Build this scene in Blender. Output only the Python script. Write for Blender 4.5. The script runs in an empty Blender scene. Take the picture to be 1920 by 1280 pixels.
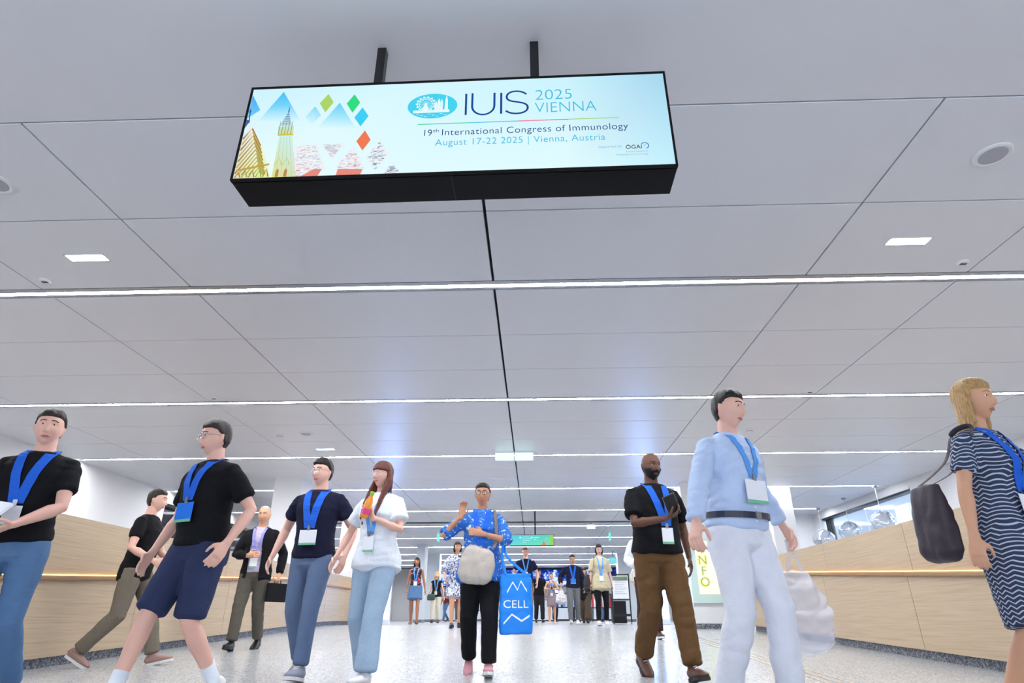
import bpy, bmesh, math, random
import numpy as np
from mathutils import Vector, Matrix
from mathutils.bvhtree import BVHTree
random.seed(7)
scene = bpy.context.scene
C = scene.collection
PI = math.pi

# ------------------------------------------------------------------ camera, light, exposure
CEIL = 2.74                      # ceiling height over the upper floor level
cam_d = bpy.data.cameras.new('camera')
cam = bpy.data.objects.new('camera', cam_d); C.objects.link(cam)
cam_d.sensor_width = 36.0
cam_d.lens = 1138.6 / 1920 * 36
cam_d.clip_start = 0.05
cam_d.clip_end = 200
_R = Vector((0.99940688, 0.03440938, -0.00137413))
_U = Vector((0.01551688, -0.41434153, 0.90998919))
_F = Vector((-0.03074281, 0.90947078, 0.4146297))
cam.matrix_world = Matrix(((_R.x, _U.x, -_F.x, 0), (_R.y, _U.y, -_F.y, 0), (_R.z, _U.z, -_F.z, 0.14), (0, 0, 0, 1)))
scene.camera = cam
w = bpy.data.worlds.new('world'); scene.world = w; w.use_nodes = True
w.node_tree.nodes['Background'].inputs[0].default_value = (0.80, 0.88, 1.0, 1)
w.node_tree.nodes['Background'].inputs[1].default_value = 3.25
scene.view_settings.view_transform = 'Standard'
scene.view_settings.look = 'None'
scene.view_settings.gamma = 1
scene.view_settings.use_curve_mapping = False
scene.view_settings.exposure = 0.0
scene.cycles.caustics_reflective = False
scene.cycles.caustics_refractive = False
scene.cycles.sample_clamp_indirect = 6.0
LIGHT_LINE = 134.0                # emission of the ceiling light lines

# ------------------------------------------------------------------ materials
def srgb(r, g, b):
    f = lambda c: (c / 255 / 12.92) if c <= 10 else ((c / 255 + .055) / 1.055) ** 2.4
    return (f(r), f(g), f(b), 1)
MATS = {}
def nodes_of(name):
    m = bpy.data.materials.new(name); m.use_nodes = True
    nt = m.node_tree
    return m, nt, nt.nodes['Principled BSDF']
def mat(name, col, rough=.5, metal=0, spec=.5, bump=0, bscale=60, vary=0, vscale=8, emit=0, alpha=1, coat=0, trans=0, ior=1.45):
    """plain procedural material: colour, fine noise relief and slight noise variation"""
    if name in MATS: return MATS[name]
    m, nt, b = nodes_of(name)
    b.inputs['Base Color'].default_value = col
    b.inputs['Roughness'].default_value = rough
    b.inputs['Metallic'].default_value = metal
    b.inputs['Specular IOR Level'].default_value = spec
    b.inputs['IOR'].default_value = ior
    if coat: b.inputs['Coat Weight'].default_value = coat
    if trans: b.inputs['Transmission Weight'].default_value = trans
    if alpha < 1: b.inputs['Alpha'].default_value = alpha
    if emit:
        b.inputs['Emission Color'].default_value = col
        b.inputs['Emission Strength'].default_value = emit
    if bump or vary:
        tc = nt.nodes.new('ShaderNodeTexCoord')
        if vary:
            n = nt.nodes.new('ShaderNodeTexNoise'); n.inputs['Scale'].default_value = vscale; n.inputs['Detail'].default_value = 4
            nt.links.new(tc.outputs['Object'], n.inputs['Vector'])
            mx = nt.nodes.new('ShaderNodeMix'); mx.data_type = 'RGBA'
            mx.inputs['A'].default_value = [c * (1 - vary) for c in col[:3]] + [1]
            mx.inputs['B'].default_value = [min(1, c * (1 + vary)) for c in col[:3]] + [1]
            nt.links.new(n.outputs['Fac'], mx.inputs['Factor'])
            nt.links.new(mx.outputs['Result'], b.inputs['Base Color'])
        if bump:
            n2 = nt.nodes.new('ShaderNodeTexNoise'); n2.inputs['Scale'].default_value = bscale; n2.inputs['Detail'].default_value = 3
            nt.links.new(tc.outputs['Object'], n2.inputs['Vector'])
            bp = nt.nodes.new('ShaderNodeBump'); bp.inputs['Strength'].default_value = bump; bp.inputs['Distance'].default_value = .01
            nt.links.new(n2.outputs['Fac'], bp.inputs['Height'])
            nt.links.new(bp.outputs['Normal'], b.inputs['Normal'])
    MATS[name] = m
    return m
def emis(name, col, s=1.0):
    if name in MATS: return MATS[name]
    m = bpy.data.materials.new(name); m.use_nodes = True; nt = m.node_tree
    nt.nodes.remove(nt.nodes['Principled BSDF'])
    e = nt.nodes.new('ShaderNodeEmission'); e.inputs[0].default_value = col; e.inputs[1].default_value = s
    nt.links.new(e.outputs[0], nt.nodes['Material Output'].inputs[0])
    MATS[name] = m; return m
def ramp_mat(name, build, rough=.8, spec=.3):
    """material whose colour comes from build(nt, texcoord_object_socket)"""
    if name in MATS: return MATS[name]
    m, nt, b = nodes_of(name)
    b.inputs['Roughness'].default_value = rough; b.inputs['Specular IOR Level'].default_value = spec
    tc = nt.nodes.new('ShaderNodeTexCoord')
    build(nt, tc.outputs['Object'], b)
    MATS[name] = m; return m
def cramp(nt, stops, interp='LINEAR'):
    r = nt.nodes.new('ShaderNodeValToRGB'); r.color_ramp.interpolation = interp
    while len(r.color_ramp.elements) < len(stops): r.color_ramp.elements.new(.5)
    for e, (p, c) in zip(r.color_ramp.elements, stops): e.position = p; e.color = c
    return r
def tex(nt, kind, vec, scale, **kw):
    n = nt.nodes.new('ShaderNodeTex' + kind); n.inputs['Scale'].default_value = scale
    for k, v in kw.items(): n.inputs[k].default_value = v
    nt.links.new(vec, n.inputs['Vector']); return n
def mapping(nt, vec, scale=(1, 1, 1), rot=(0, 0, 0)):
    mp = nt.nodes.new('ShaderNodeMapping'); mp.inputs['Scale'].default_value = scale; mp.inputs['Rotation'].default_value = rot
    nt.links.new(vec, mp.inputs['Vector']); return mp.outputs['Vector']

def _terrazzo(nt, v, b):
    vo = tex(nt, 'Voronoi', v, 120)
    sp = nt.nodes.new('ShaderNodeSeparateColor'); nt.links.new(vo.outputs['Color'], sp.inputs[0])
    r = cramp(nt, [(0, srgb(118, 120, 124)), (.2, srgb(166, 167, 170)), (.6, srgb(184, 186, 190)), (.88, srgb(196, 196, 196)), (1, srgb(212, 210, 206))])
    nt.links.new(sp.outputs[0], r.inputs[0])
    n = tex(nt, 'Noise', v, 260, Detail=2)
    mx = nt.nodes.new('ShaderNodeMix'); mx.data_type = 'RGBA'; mx.blend_type = 'OVERLAY'; mx.inputs['Factor'].default_value = .15
    nt.links.new(r.outputs[0], mx.inputs['A']); nt.links.new(n.outputs['Color'], mx.inputs['B'])
    nt.links.new(mx.outputs['Result'], b.inputs['Base Color'])
    n2 = tex(nt, 'Noise', v, 30, Detail=3)
    rr = cramp(nt, [(.3, (.17, .17, .17, 1)), (.7, (.25, .25, .25, 1))]); nt.links.new(n2.outputs['Fac'], rr.inputs[0])
    nt.links.new(rr.outputs[0], b.inputs['Roughness'])
M_terrazzo = ramp_mat('terrazzo', _terrazzo, spec=.5)
def _plinth(nt, v, b):
    vo = tex(nt, 'Voronoi', v, 70)
    sp = nt.nodes.new('ShaderNodeSeparateColor'); nt.links.new(vo.outputs['Color'], sp.inputs[0])
    r = cramp(nt, [(0, srgb(50, 54, 62)), (.5, srgb(104, 108, 118)), (1, srgb(160, 162, 168))])
    nt.links.new(sp.outputs[0], r.inputs[0]); nt.links.new(r.outputs[0], b.inputs['Base Color'])
M_plinth = ramp_mat('speckled stone', _plinth, rough=.4)
def _wood(nt, v, b):
    vv = mapping(nt, v, (1, .5, 24))
    n = tex(nt, 'Noise', vv, 3.0, Detail=8, Distortion=.6)
    r = cramp(nt, [(.25, srgb(174, 154, 128)), (.5, srgb(187, 167, 141)), (.75, srgb(196, 177, 151))])
    nt.links.new(n.outputs['Fac'], r.inputs[0])
    n2 = tex(nt, 'Noise', mapping(nt, v, (1, .6, 70)), 6, Detail=4)
    mx = nt.nodes.new('ShaderNodeMix'); mx.data_type = 'RGBA'; mx.blend_type = 'MULTIPLY'; mx.inputs['Factor'].default_value = .35
    r2 = cramp(nt, [(.3, (.82, .79, .74, 1)), (.6, (1, 1, 1, 1))]); nt.links.new(n2.outputs['Fac'], r2.inputs[0])
    nt.links.new(r.outputs[0], mx.inputs['A']); nt.links.new(r2.outputs[0], mx.inputs['B'])
    nt.links.new(mx.outputs['Result'], b.inputs['Base Color'])
    bp = nt.nodes.new('ShaderNodeBump'); bp.inputs['Strength'].default_value = .08; nt.links.new(n2.outputs['Fac'], bp.inputs['Height']); nt.links.new(bp.outputs['Normal'], b.inputs['Normal'])
M_wood = ramp_mat('light oak veneer', _wood, rough=.5)
def _panel(nt, v, b):
    # white powder-coated metal with fine perforation
    vo = tex(nt, 'Voronoi', v, 160, Randomness=0)
    r = cramp(nt, [(.0, srgb(222, 224, 230)), (.12, srgb(233, 235, 241)), (1, srgb(233, 235, 241))])
    nt.links.new(vo.outputs['Distance'], r.inputs[0]); nt.links.new(r.outputs[0], b.inputs['Base Color'])
M_panel = ramp_mat('perforated white ceiling metal', _panel, rough=.34, spec=.45)
M_plaster = mat('smooth white plaster', srgb(232, 232, 236), .45, vary=.02, vscale=3)
M_void = mat('dark ceiling void', srgb(38, 39, 44), .8, vary=.1)
M_plank = mat('dimmed grey ceiling metal', srgb(196, 200, 210), .35, vary=.03)  # far metal planks: weaker floor light put into a darker grey
M_wall = mat('white wall paint', srgb(238, 238, 240), .6, bump=.03, bscale=200, vary=.01)
M_column = mat('pale grey column', srgb(206, 214, 222), .5, vary=.02)
M_black = mat('satin black metal', srgb(18, 19, 22), .35, vary=.1)
M_blackhouse = mat('black sign housing', srgb(6, 6, 8), .6, spec=.2, vary=.1)
M_alu = mat('grey aluminium', srgb(150, 154, 162), .35, metal=.8, vary=.05)
M_brass = mat('brass inlay', srgb(176, 158, 128), .35, metal=.6, vary=.1)
M_white = mat('white plastic', srgb(236, 236, 238), .4, vary=.01)
M_greymesh = mat('grey speaker mesh', srgb(176, 176, 186), .7, bump=.3, bscale=400)
M_joint = mat('grey floor joint', srgb(120, 122, 128), .5, vary=.05)
M_line = emis('light line white', (.955, .972, 1, 1), LIGHT_LINE)
M_warm = emis('warm led', (1, .50, .13, 1), 6.0)
M_down = emis('cool downlight', (.72, .9, 1, 1), 14.0)

# ------------------------------------------------------------------ mesh helpers
class MB:
    """collects shapes; build() links them as ONE mesh object"""
    def __init__(s): s.v = []; s.f = []; s.smooth = False; s.cols = None
    def add(s, vs, fs):
        o = len(s.v); s.v += [tuple(p) for p in vs]; s.f += [tuple(i + o for i in f) for f in fs]; return s
    def box(s, x0, x1, y0, y1, z0, z1):
        return s.add([(x0, y0, z0), (x1, y0, z0), (x1, y1, z0), (x0, y1, z0), (x0, y0, z1), (x1, y0, z1), (x1, y1, z1), (x0, y1, z1)],
                     [(0, 3, 2, 1), (4, 5, 6, 7), (0, 1, 5, 4), (1, 2, 6, 5), (2, 3, 7, 6), (3, 0, 4, 7)])
    def hexa(s, p):     # 8 points: bottom 0-3 ccw, top 4-7
        return s.add(p, [(0, 3, 2, 1), (4, 5, 6, 7), (0, 1, 5, 4), (1, 2, 6, 5), (2, 3, 7, 6), (3, 0, 4, 7)])
    def quad(s, a, b, c, d): return s.add([a, b, c, d], [(0, 1, 2, 3)])
    def prism(s, poly, d):      # polygon of 3-d points extruded by vector d
        n = len(poly); q = [tuple(Vector(p) + Vector(d)) for p in poly]
        return s.add(list(poly) + q, [tuple(range(n))[::-1], tuple(range(n, 2 * n))] + [(i, (i + 1) % n, n + (i + 1) % n, n + i) for i in range(n)])
    def cyl(s, a, b, r0, r1=None, n=12):
        return s.loft([a, b], [(r0, r0), ((r1 or r0), (r1 or r0))], n=n, dome=0)
    def tube(s, pts, r, n=8, closed=False):
        if closed: pts = list(pts) + [pts[0], pts[1]]
        return s.loft(pts, [(r, r)] * len(pts), n=n, dome=0)
    def lathe(s, c, prof, n=24, axis=(0, 0, 1)):     # profile of (radius, height)
        a = Vector(axis).normalized(); sx = a.orthogonal().normalized(); sy = a.cross(sx); c = Vector(c)
        vs = []; fs = []
        for r, h in prof:
            for i in range(n):
                t = 2 * PI * i / n; vs.append(c + a * h + sx * r * math.cos(t) + sy * r * math.sin(t))
        for j in range(len(prof) - 1):
            for i in range(n):
                fs.append((j * n + i, j * n + (i + 1) % n, (j + 1) * n + (i + 1) % n, (j + 1) * n + i))
        fs.append(tuple(range(n))[::-1]); fs.append(tuple((len(prof) - 1) * n + i for i in range(n)))
        return s.add(vs, fs)
    def loft(s, pts, rad, side=(1, 0, 0), n=16, dome=.5, power=1.0):
        pts = [Vector(p) for p in pts]; side = Vector(side)
        P = []; 
        for i, p in enumerate(pts):
            t = (pts[min(i + 1, len(pts) - 1)] - pts[max(i - 1, 0)])
            t = t.normalized() if t.length > 1e-9 else Vector((0, 0, 1))
            P.append((p, t, rad[i]))
        if dome:
            p, t, r = P[0]; m = min(r) * dome
            P = [(p - t * m, t, (r[0] * .35, r[1] * .35)), (p - t * m * .7, t, (r[0] * .75, r[1] * .75))] + P
            p, t, r = P[-1]; m = min(r) * dome
            P = P + [(p + t * m * .7, t, (r[0] * .75, r[1] * .75)), (p + t * m, t, (r[0] * .35, r[1] * .35))]
        vs = []; fs = []; prev = side
        for p, t, r in P:
            sd = prev - t * prev.dot(t)
            if sd.length < 1e-4: sd = t.orthogonal()
            sd.normalize(); prev = sd if abs(t.dot(side)) > .6 else side
            fr = t.cross(sd)
            for i in range(n):
                a = 2 * PI * i / n; ca, sa = math.cos(a), math.sin(a)
                if power != 1: ca = math.copysign(abs(ca) ** power, ca); sa = math.copysign(abs(sa) ** power, sa)
                vs.append(p + sd * r[0] * ca + fr * r[1] * sa)
        k = len(P)
        for j in range(k - 1):
            for i in range(n):
                fs.append((j * n + i, j * n + (i + 1) % n, (j + 1) * n + (i + 1) % n, (j + 1) * n + i))
        fs.append(tuple(range(n))[::-1]); fs.append(tuple((k - 1) * n + i for i in range(n)))
        return s.add(vs, fs)
    def mesh(s, name):
        me = bpy.data.meshes.new(name); me.from_pydata(s.v, [], s.f); me.update()
        return me
    def build(s, name, m, parent=None, smooth=False, bevel=0, loc=None):
        return link(name, s.mesh(name), m, parent, smooth, bevel, loc)
def link(name, me, m, parent=None, smooth=False, bevel=0, loc=None):
    o = bpy.data.objects.new(name, me); C.objects.link(o)
    if m is not None:
        if len(me.materials) == 0: me.materials.append(m)
    if smooth:
        me.polygons.foreach_set('use_smooth', [True] * len(me.polygons))
    if parent is not None: o.parent = parent
    if loc is not None: o.location = loc
    if bevel:
        b = o.modifiers.new('bevel', 'BEVEL'); b.width = bevel; b.segments = 2; b.limit_method = 'ANGLE'
    return o
def tag(o, label=None, cat=None, group=None, kind=None):
    if label: o['label'] = label
    if cat: o['category'] = cat
    if group: o['group'] = group
    if kind: o['kind'] = kind
    return o
def thing(name, label, cat, loc=(0, 0, 0), rz=0, group=None):
    o = bpy.data.objects.new(name, None); C.objects.link(o); o.empty_display_size = .1
    o.location = loc; o.rotation_euler = (0, 0, rz)
    return tag(o, label, cat, group)
def struct(o): o['kind'] = 'structure'; return o
def fl(y): return 0.0 if y >= 14.5 else -.033 * (14.5 - y)      # the hall floor is a gentle ramp up to y = 14.5

# ------------------------------------------------------------------ floor
YB = -5.0; YF = 38.0; XL = -8.2; XR = 7.75
m = MB()
for (ya, yb) in ((YB, 14.5), (14.5, YF)):
    m.add([(-13, ya, fl(ya)), (14, ya, fl(ya)), (14, yb, fl(yb)), (-13, yb, fl(yb)),
           (-13, ya, fl(ya) - .2), (14, ya, fl(ya) - .2), (14, yb, fl(yb) - .2), (-13, yb, fl(yb) - .2)],
          [(0, 1, 2, 3), (4, 7, 6, 5), (0, 4, 5, 1), (1, 5, 6, 2), (2, 6, 7, 3), (3, 7, 4, 0)])
floor = struct(m.build('floor', M_terrazzo))
def strip_on_floor(name, x0, x1, y0, y1, h, mt, slant=0):
    m = MB()
    for a, b in ((y0, min(y1, 14.5)), (max(y0, 14.5), y1)):
        if b <= a: continue
        ta, tb = slant * (a - y0), slant * (b - y0)
        m.hexa([(x0 + ta, a, fl(a) - .01), (x1 + ta, a, fl(a) - .01), (x1 + tb, b, fl(b) - .01), (x0 + tb, b, fl(b) - .01),
                (x0 + ta, a, fl(a) + h), (x1 + ta, a, fl(a) + h), (x1 + tb, b, fl(b) + h), (x0 + tb, b, fl(b) + h)])
    return m.build(name, mt, floor)
for x in (-4.49, -1.59, 1.30, 4.2): strip_on_floor('floor_joint', x - .003, x + .003, YB, 30, .0006, M_joint)
for y in (1.0, 4.0, 7.0, 10.0, 13.0, 16.0, 19.0, 22): 
    mm = MB(); mm.box(-8, 7.6, y - .003, y + .003, fl(y) - .01, fl(y) + .0006); mm.build('floor_joint', M_joint, floor)
for k in range(3): strip_on_floor('tactile_strip', 2.08 + k * .09, 2.092 + k * .09, 2.0, 13.6, .003, M_brass, slant=.028)

# ------------------------------------------------------------------ ceiling: dark void, plaster field, metal panels, light lines
cm = MB(); cm.box(-13, 14, YB, YF, CEIL + .05, CEIL + .2)
ceiling = struct(cm.build('ceiling', M_void))
cm = MB(); cm.box(XL, XR, YB, 2.558, CEIL, CEIL + .05); cm.build('plaster_field', M_plaster, ceiling)
xs = [XL, -6.84, -4.231, -2.92, -.31, 2.302, 3.621, 6.23, XR]
light_y = [4.54 + 3.0 * k for k in range(11)]
rows = []
edges = [2.564, 3.495]
for k, ly in enumerate(light_y):
    edges += [ly - .075, ly + .075, ly + 1.005, ly + 1.935]
edges = [e for e in edges]
cells = {}
for i in range(len(edges) - 1):
    y0, y1 = edges[i], edges[i + 1]
    if y1 > YF: break
    if any(abs((y0 + y1) / 2 - ly) < .06 for ly in light_y): continue      # the slot of a light line
    far = y0 > 18.4
    if far and y0 > 36: continue
    for j in range(len(xs) - 1):
        gx = .011 if xs[j] == -.31 or xs[j + 1] == -.31 else .005
        w0 = xs[j] + (.011 if xs[j] == -.31 else .006); w1 = xs[j + 1] - (.011 if xs[j + 1] == -.31 else .006)
        h0, h1 = y0 + .006, y1 - .006
        key = (round(w1 - w0, 3), round(h1 - h0, 3), far)
        if key not in cells:
            a, b = (w1 - w0) / 2, (h1 - h0) / 2
            q = MB(); e = .003
            q.add([(-a + e, -b + e, 0), (a - e, -b + e, 0), (a - e, b - e, 0), (-a + e, b - e, 0), (-a, -b, e), (a, -b, e), (a, b, e), (-a, b, e), (-a, -b, .03), (a, -b, .03), (a, b, .03), (-a, b, .03)],
                  [(0, 3, 2, 1), (0, 1, 5, 4), (1, 2, 6, 5), (2, 3, 7, 6), (3, 0, 4, 7), (4, 5, 9, 8), (5, 6, 10, 9), (6, 7, 11, 10), (7, 4, 8, 11), (8, 9, 10, 11)])
            cells[key] = q.mesh('ceiling_panel'); cells[key].materials.append(M_plank if far else M_panel)
        o = bpy.data.objects.new('ceiling_panel', cells[key]); C.objects.link(o); o.parent = ceiling
        o.location = ((w0 + w1) / 2, (h0 + h1) / 2, CEIL)
names = ['nearest and thickest of the ceiling light lines, just beyond the hanging screen', 'ceiling light line second beyond the hanging screen',
         'ceiling light line that passes behind the pair of exit signs', 'ceiling light line next beyond the exit signs',
         'ceiling light line just before the black ceiling track', 'ceiling light line just beyond the black ceiling track',
         'second ceiling light line beyond the black track', 'third ceiling light line beyond the black track',
         'fourth ceiling light line beyond the black track', 'fifth ceiling light line beyond the black track', 'farthest ceiling light line, nearest the blue video wall']
for k, ly in enumerate(light_y):
    t = thing('linear_ceiling_light', names[k], 'ceiling light', (0, ly, CEIL), group='continuous light lines across the ceiling')
    q = MB(); q.box(-8.05, 7.42, -.012, .030, .006, .02); q.build('diffuser', M_line, t)
    q = MB()
    q.box(-8.06, 7.43, -.068, -.013, .004, .05); q.box(-8.06, 7.43, .031, .068, .002, .05)
    q.box(-8.06, 7.43, -.07, .07, .03, .05); q.build('housing', M_alu, t)
q = MB(); q.box(XL, XR, 18.58, 18.72, CEIL - .02, CEIL + .05)
tag(q.build('ceiling_track', M_black), 'black ceiling track crossing the hall where the dimmed far ceiling begins', 'ceiling track')

# ------------------------------------------------------------------ walls
def wall(name, x0, x1, y0, y1, z0=-.7, z1=CEIL + .1, mt=None): 
    q = MB(); q.box(x0, x1, y0, y1, z0, z1); return struct(q.build(name, mt or M_wall))
wl = wall('wall_left', XL - .3, XL, YB, 13.55)
wall('wall_left_far', XL - .3, XL, 18.4, YF)
q = MB(); q.box(XL - .3, XL, 13.55, 18.4, 2.50, CEIL + .1); struct(q.build('trim_1', M_wall))
wr = wall('wall_right', XR, XR + .3, YB, 12.9)
q = MB(); q.box(XR, XR + .3, 12.9, 17.25, -.1, .95); struct(q.build('wall_right_sill', M_wall))
q = MB(); q.box(XR, XR + .3, 12.9, 17.25, 2.60, CEIL + .1); struct(q.build('trim_2', M_wall))
wall('wall_right_far', XR, XR + .3, 17.25, YF)
wall('wall_back', -13, 14, YF, YF + .3)
wall('wall_side_room', 13.7, 14, 5, 30)
wall('wall_side_room_end', XR + .3, 13.7, 24, 24.3)
wall('wall_dark_room', -12.5, -12.2, 12, 20, mt=mat('dark violet wall', srgb(58, 52, 68), .6, vary=.05))
wall('wall_right_return', 6.95, XR, 17.6, 17.9)
q = MB(); q.box(XL, XL + .02, YB, 13.5, fl(5) - .2, .06); struct(q.build('baseboard_left', M_plinth))

# dark glazed opening behind the left counter
t = struct(bpy.data.objects.new('window_1', None)); C.objects.link(t)
gm = mat('dark tinted glass', srgb(34, 30, 46), .08, spec=.6, alpha=.8)
q = MB()
for k in range(3): q.box(XL - .16, XL - .145, 13.6 + k * 1.6, 15.14 + k * 1.6, -.1, 2.46)
q.build('pane', gm, t)
q = MB()
for y in (13.57, 15.17, 16.77, 18.37): q.box(XL - .2, XL - .02, y - .03, y + .03, -.1, 2.5)
q.box(XL - .2, XL - .02, 13.55, 18.4, 2.44, 2.5); q.build('frame', M_black, t)
q = MB(); 
pl = [(-.06, 0), (.06, 0), (.06, .42), (.04, .5), (0, .53), (-.04, .5), (-.06, .42)]
q.prism([(XL - .10, 14.02 + a * 1.2, 1.60 + b * .75) for a, b in pl], (.03, 0, 0))
tag(q.build('lit_pictogram', emis('cyan glow', srgb(150, 225, 255), 1.3)), 'small glowing cyan pointed sign in the dark glazed opening', 'sign')

# glazed opening with sliding frames on the right
t = struct(bpy.data.objects.new('window_2', None)); C.objects.link(t)
pg = mat('clear pale glass', srgb(225, 236, 250), .02, spec=.5, alpha=.16)
for k in range(2):
    q = MB(); q.box(XR + .13, XR + .142, 13.0 + k * 2.1, 15.05 + k * 2.1, .95, 2.52); q.build('pane', pg, t)
q = MB()
for y in (16.83, 16.93, 17.03, 17.13): q.box(XR + .10, XR + .17, y - .014, y + .014, .95, 2.52)
q.build('sliding_frame', M_black, t)
q = MB(); q.box(XR + .02, XR + .2, 12.9, 17.25, 2.52, 2.56); q.build('track', M_black, t)
q = MB(); q.box(XR - .012, XR + .06, 12.9, 17.25, 2.56, 2.62)
q.box(XR - .012, XR + .06, 17.16, 17.25, .95, 2.6); q.build('reveal', M_white, t)
# the room behind it
q = MB(); q.box(9.3, 9.95, 15.7, 16.35, -.1, CEIL + .05); tag(q.build('column', M_wall, bevel=.01), 'white square column seen through the right window', 'column')
for k, y in enumerate((13.5, 16.5, 19.5)):
    t = thing('linear_ceiling_light', ['light line in the room beyond the right window, nearest', 'light line beyond the right window, beside the white column', 'light line beyond the right window, farthest'][k], 'ceiling light', (0, y, CEIL), group='light lines in the room beyond the right window')
    q = MB(); q.box(8.4, 13.4, -.04, .04, -.02, .02); q.build('diffuser', emis('blue white line', (.58, .76, 1, 1), 190), t)
    q = MB(); q.box(8.38, 13.42, -.06, .06, .0, .05); q.build('housing', M_alu, t)
q = MB(); q.box(XR + .3, 13.7, 5, 24, CEIL, CEIL + .05); q.build('plaster_field', M_plaster, ceiling)

# security camera and its black pole by the right window
t = thing('security_camera', 'black dome security camera on a white return wall by the right window', 'camera', (6.93, 17.55, 2.6))
q = MB(); q.lathe((0, 0, -.02), [(.06, .06), (.07, .02), (.065, -.02), (.05, -.06), (.02, -.08)]); q.build('dome', M_black, t, smooth=True)
q = MB(); q.lathe((0, 0, 0), [(.075, .14), (.075, .03)]); q.build('mount', M_white, t)
q = MB(); q.box(6.80, 6.84, 17.5, 17.54, 0, 2.6); tag(q.build('conduit', M_black), 'thin black vertical conduit below the dome camera', 'conduit')

# columns
def column(x0, x1, y0, y1, label, mt=M_wall):
    t = thing('column', label, 'column', ((x0 + x1) / 2, (y0 + y1) / 2, fl(y0)))
    a, b = (x1 - x0) / 2, (y1 - y0) / 2
    q = MB(); q.box(-a, a, -b, b, .1, CEIL + .05 - fl(y0)); q.build('shaft', mt, t, bevel=.008)
    q = MB(); q.box(-a - .004, a + .004, -b - .004, b + .004, -.02, .1); q.build('plinth', M_plinth, t)
    return t
column(-5.22, -4.66, 12.2, 12.8, 'white square column rising behind the left counter')
column(-5.3, -4.5, 17.2, 17.8, 'white column at the far end of the left counter')
column(-4.47, -4.16, 24.3, 25.0, 'narrow pale column left of the woman in the flowered top', M_column)
column(-4.82, -4.16, 28.2, 28.9, 'pale grey column behind the blonde woman with the green bag', M_column)
column(3.64, 4.5, 28.2, 28.9, 'pale grey column behind the notice board', M_column)
column(5.1, 5.6, 13.6, 14.1, 'white column behind the right counter')
# ------------------------------------------------------------------ reception counters
def prism_y(q, x0, x1, ya, yb, za0, za1, zb0, zb1):
    q.hexa([(x0, ya, za0), (x1, ya, za0), (x1, yb, zb0), (x0, yb, zb0), (x0, ya, za1), (x1, ya, za1), (x1, yb, zb1), (x0, yb, zb1)])
def counter(name, label, X, sgn, ys, ledge, ztop):
    """sgn = +1: the front looks to +x.  ledge(y) gives the sloping light shelf"""
    t = thing(name, label, 'counter', (0, 0, 0))
    bx = lambda a, b: (min(X + sgn * a, X + sgn * b), max(X + sgn * a, X + sgn * b))
    for ya, yb in zip(ys[:-1], ys[1:]):
        g = .004
        x0, x1 = bx(-.05, 0)
        q = MB(); prism_y(q, x0, x1, ya + g, yb - g, fl(ya) + .09, ledge(ya) - .045, fl(yb) + .09, ledge(yb) - .045); q.build('front_panel', M_wood, t)
        x0, x1 = bx(-.12, -.08)
        q = MB(); prism_y(q, x0, x1, ya + g, yb - g, ledge(ya) - .03, ztop, ledge(yb) - .03, ztop); q.build('upper_panel', M_wood, t)
    Y0, Y1 = ys[0], ys[-1]
    x0, x1 = bx(-.9, -.12)
    q = MB(); prism_y(q, x0, x1, Y0 + .02, Y1 - .02, fl(Y0), ztop - .02, fl(Y1), ztop - .02); q.build('carcass', M_wood, t)
    x0, x1 = bx(-.9, -.06)
    q = MB()
    for ya, yb in zip(ys[:-1], ys[1:]): prism_y(q, x0, x1, ya + (0.03 if ya == Y0 else 0), yb - (.12 if yb == Y1 else 0), fl(ya) - .02, fl(ya) + .09, fl(yb) - .02, fl(yb) + .09)
    q.build('plinth', M_plinth, t)
    lw = MB(); lm = MB()
    xa, xb = bx(-.12, .035); xc, xd = bx(-.079, -.070)
    kn = [y for y in ys]
    for ya, yb in zip(kn[:-1], kn[1:]):
        e = .06 if yb == Y1 else 0
        prism_y(lw, xa, xb, ya, yb + e, ledge(ya) - .045, ledge(ya), ledge(yb) - .045, ledge(yb))
        prism_y(lm, xc, xd, ya + .01, yb - .01, ledge(ya) + .001, ledge(ya) + .009, ledge(yb) + .001, ledge(yb) + .009)
    lw.build('light_shelf', mat('oiled oak edge', srgb(150, 116, 78), .45, vary=.15, vscale=30), t, bevel=.012); tag(lm.build('led_strip', M_warm, t), 'warm glowing light strip')
    return t
def ledL(y): return .415 + (y - 4) * (.821 - .415) / 7.96 if y < 11.96 else .821 + (y - 11.96) * .004
def ledR(y): return .549 + (y - 6.44) * .0625
counter('reception_counter', 'long oak counter on the left with a white column behind it', -4.55, 1, [3.0, 5.2, 7.4, 9.6, 11.96, 14.2, 16.5], ledL, 1.083)
counter('reception_counter', 'oak counter on the right below the glass pendant lamps', 3.93, -1, [3.0, 5.0, 7.0, 9.0, 11.0, 12.4], ledR, 1.083)

# ------------------------------------------------------------------ hanging screens
def text(name, s, size, loc, mt, parent, align='LEFT', width=None, ext=.0003, offset=0, rot=(PI / 2, 0, 0), space=1.0):
    cu = bpy.data.curves.new(name, 'FONT'); cu.body = s; cu.size = size; cu.align_x = align; cu.extrude = ext; cu.offset = offset; cu.space_character = space
    o = bpy.data.objects.new(name, cu); C.objects.link(o)
    dg = bpy.context.evaluated_depsgraph_get()
    me = bpy.data.meshes.new_from_object(o.evaluated_get(dg)); bpy.data.objects.remove(o)
    if width:
        xs_ = [v.co.x for v in me.vertices]; x0, x1 = min(xs_), max(xs_); k = width / (x1 - x0)
        for v in me.vertices: v.co.x = (v.co.x - (x0 if align == 'LEFT' else 0)) * k
    me.materials.clear(); me.materials.append(mt)
    o = bpy.data.objects.new(name, me); C.objects.link(o); o.parent = parent; o.location = loc; o.rotation_euler = rot
    return o
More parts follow.
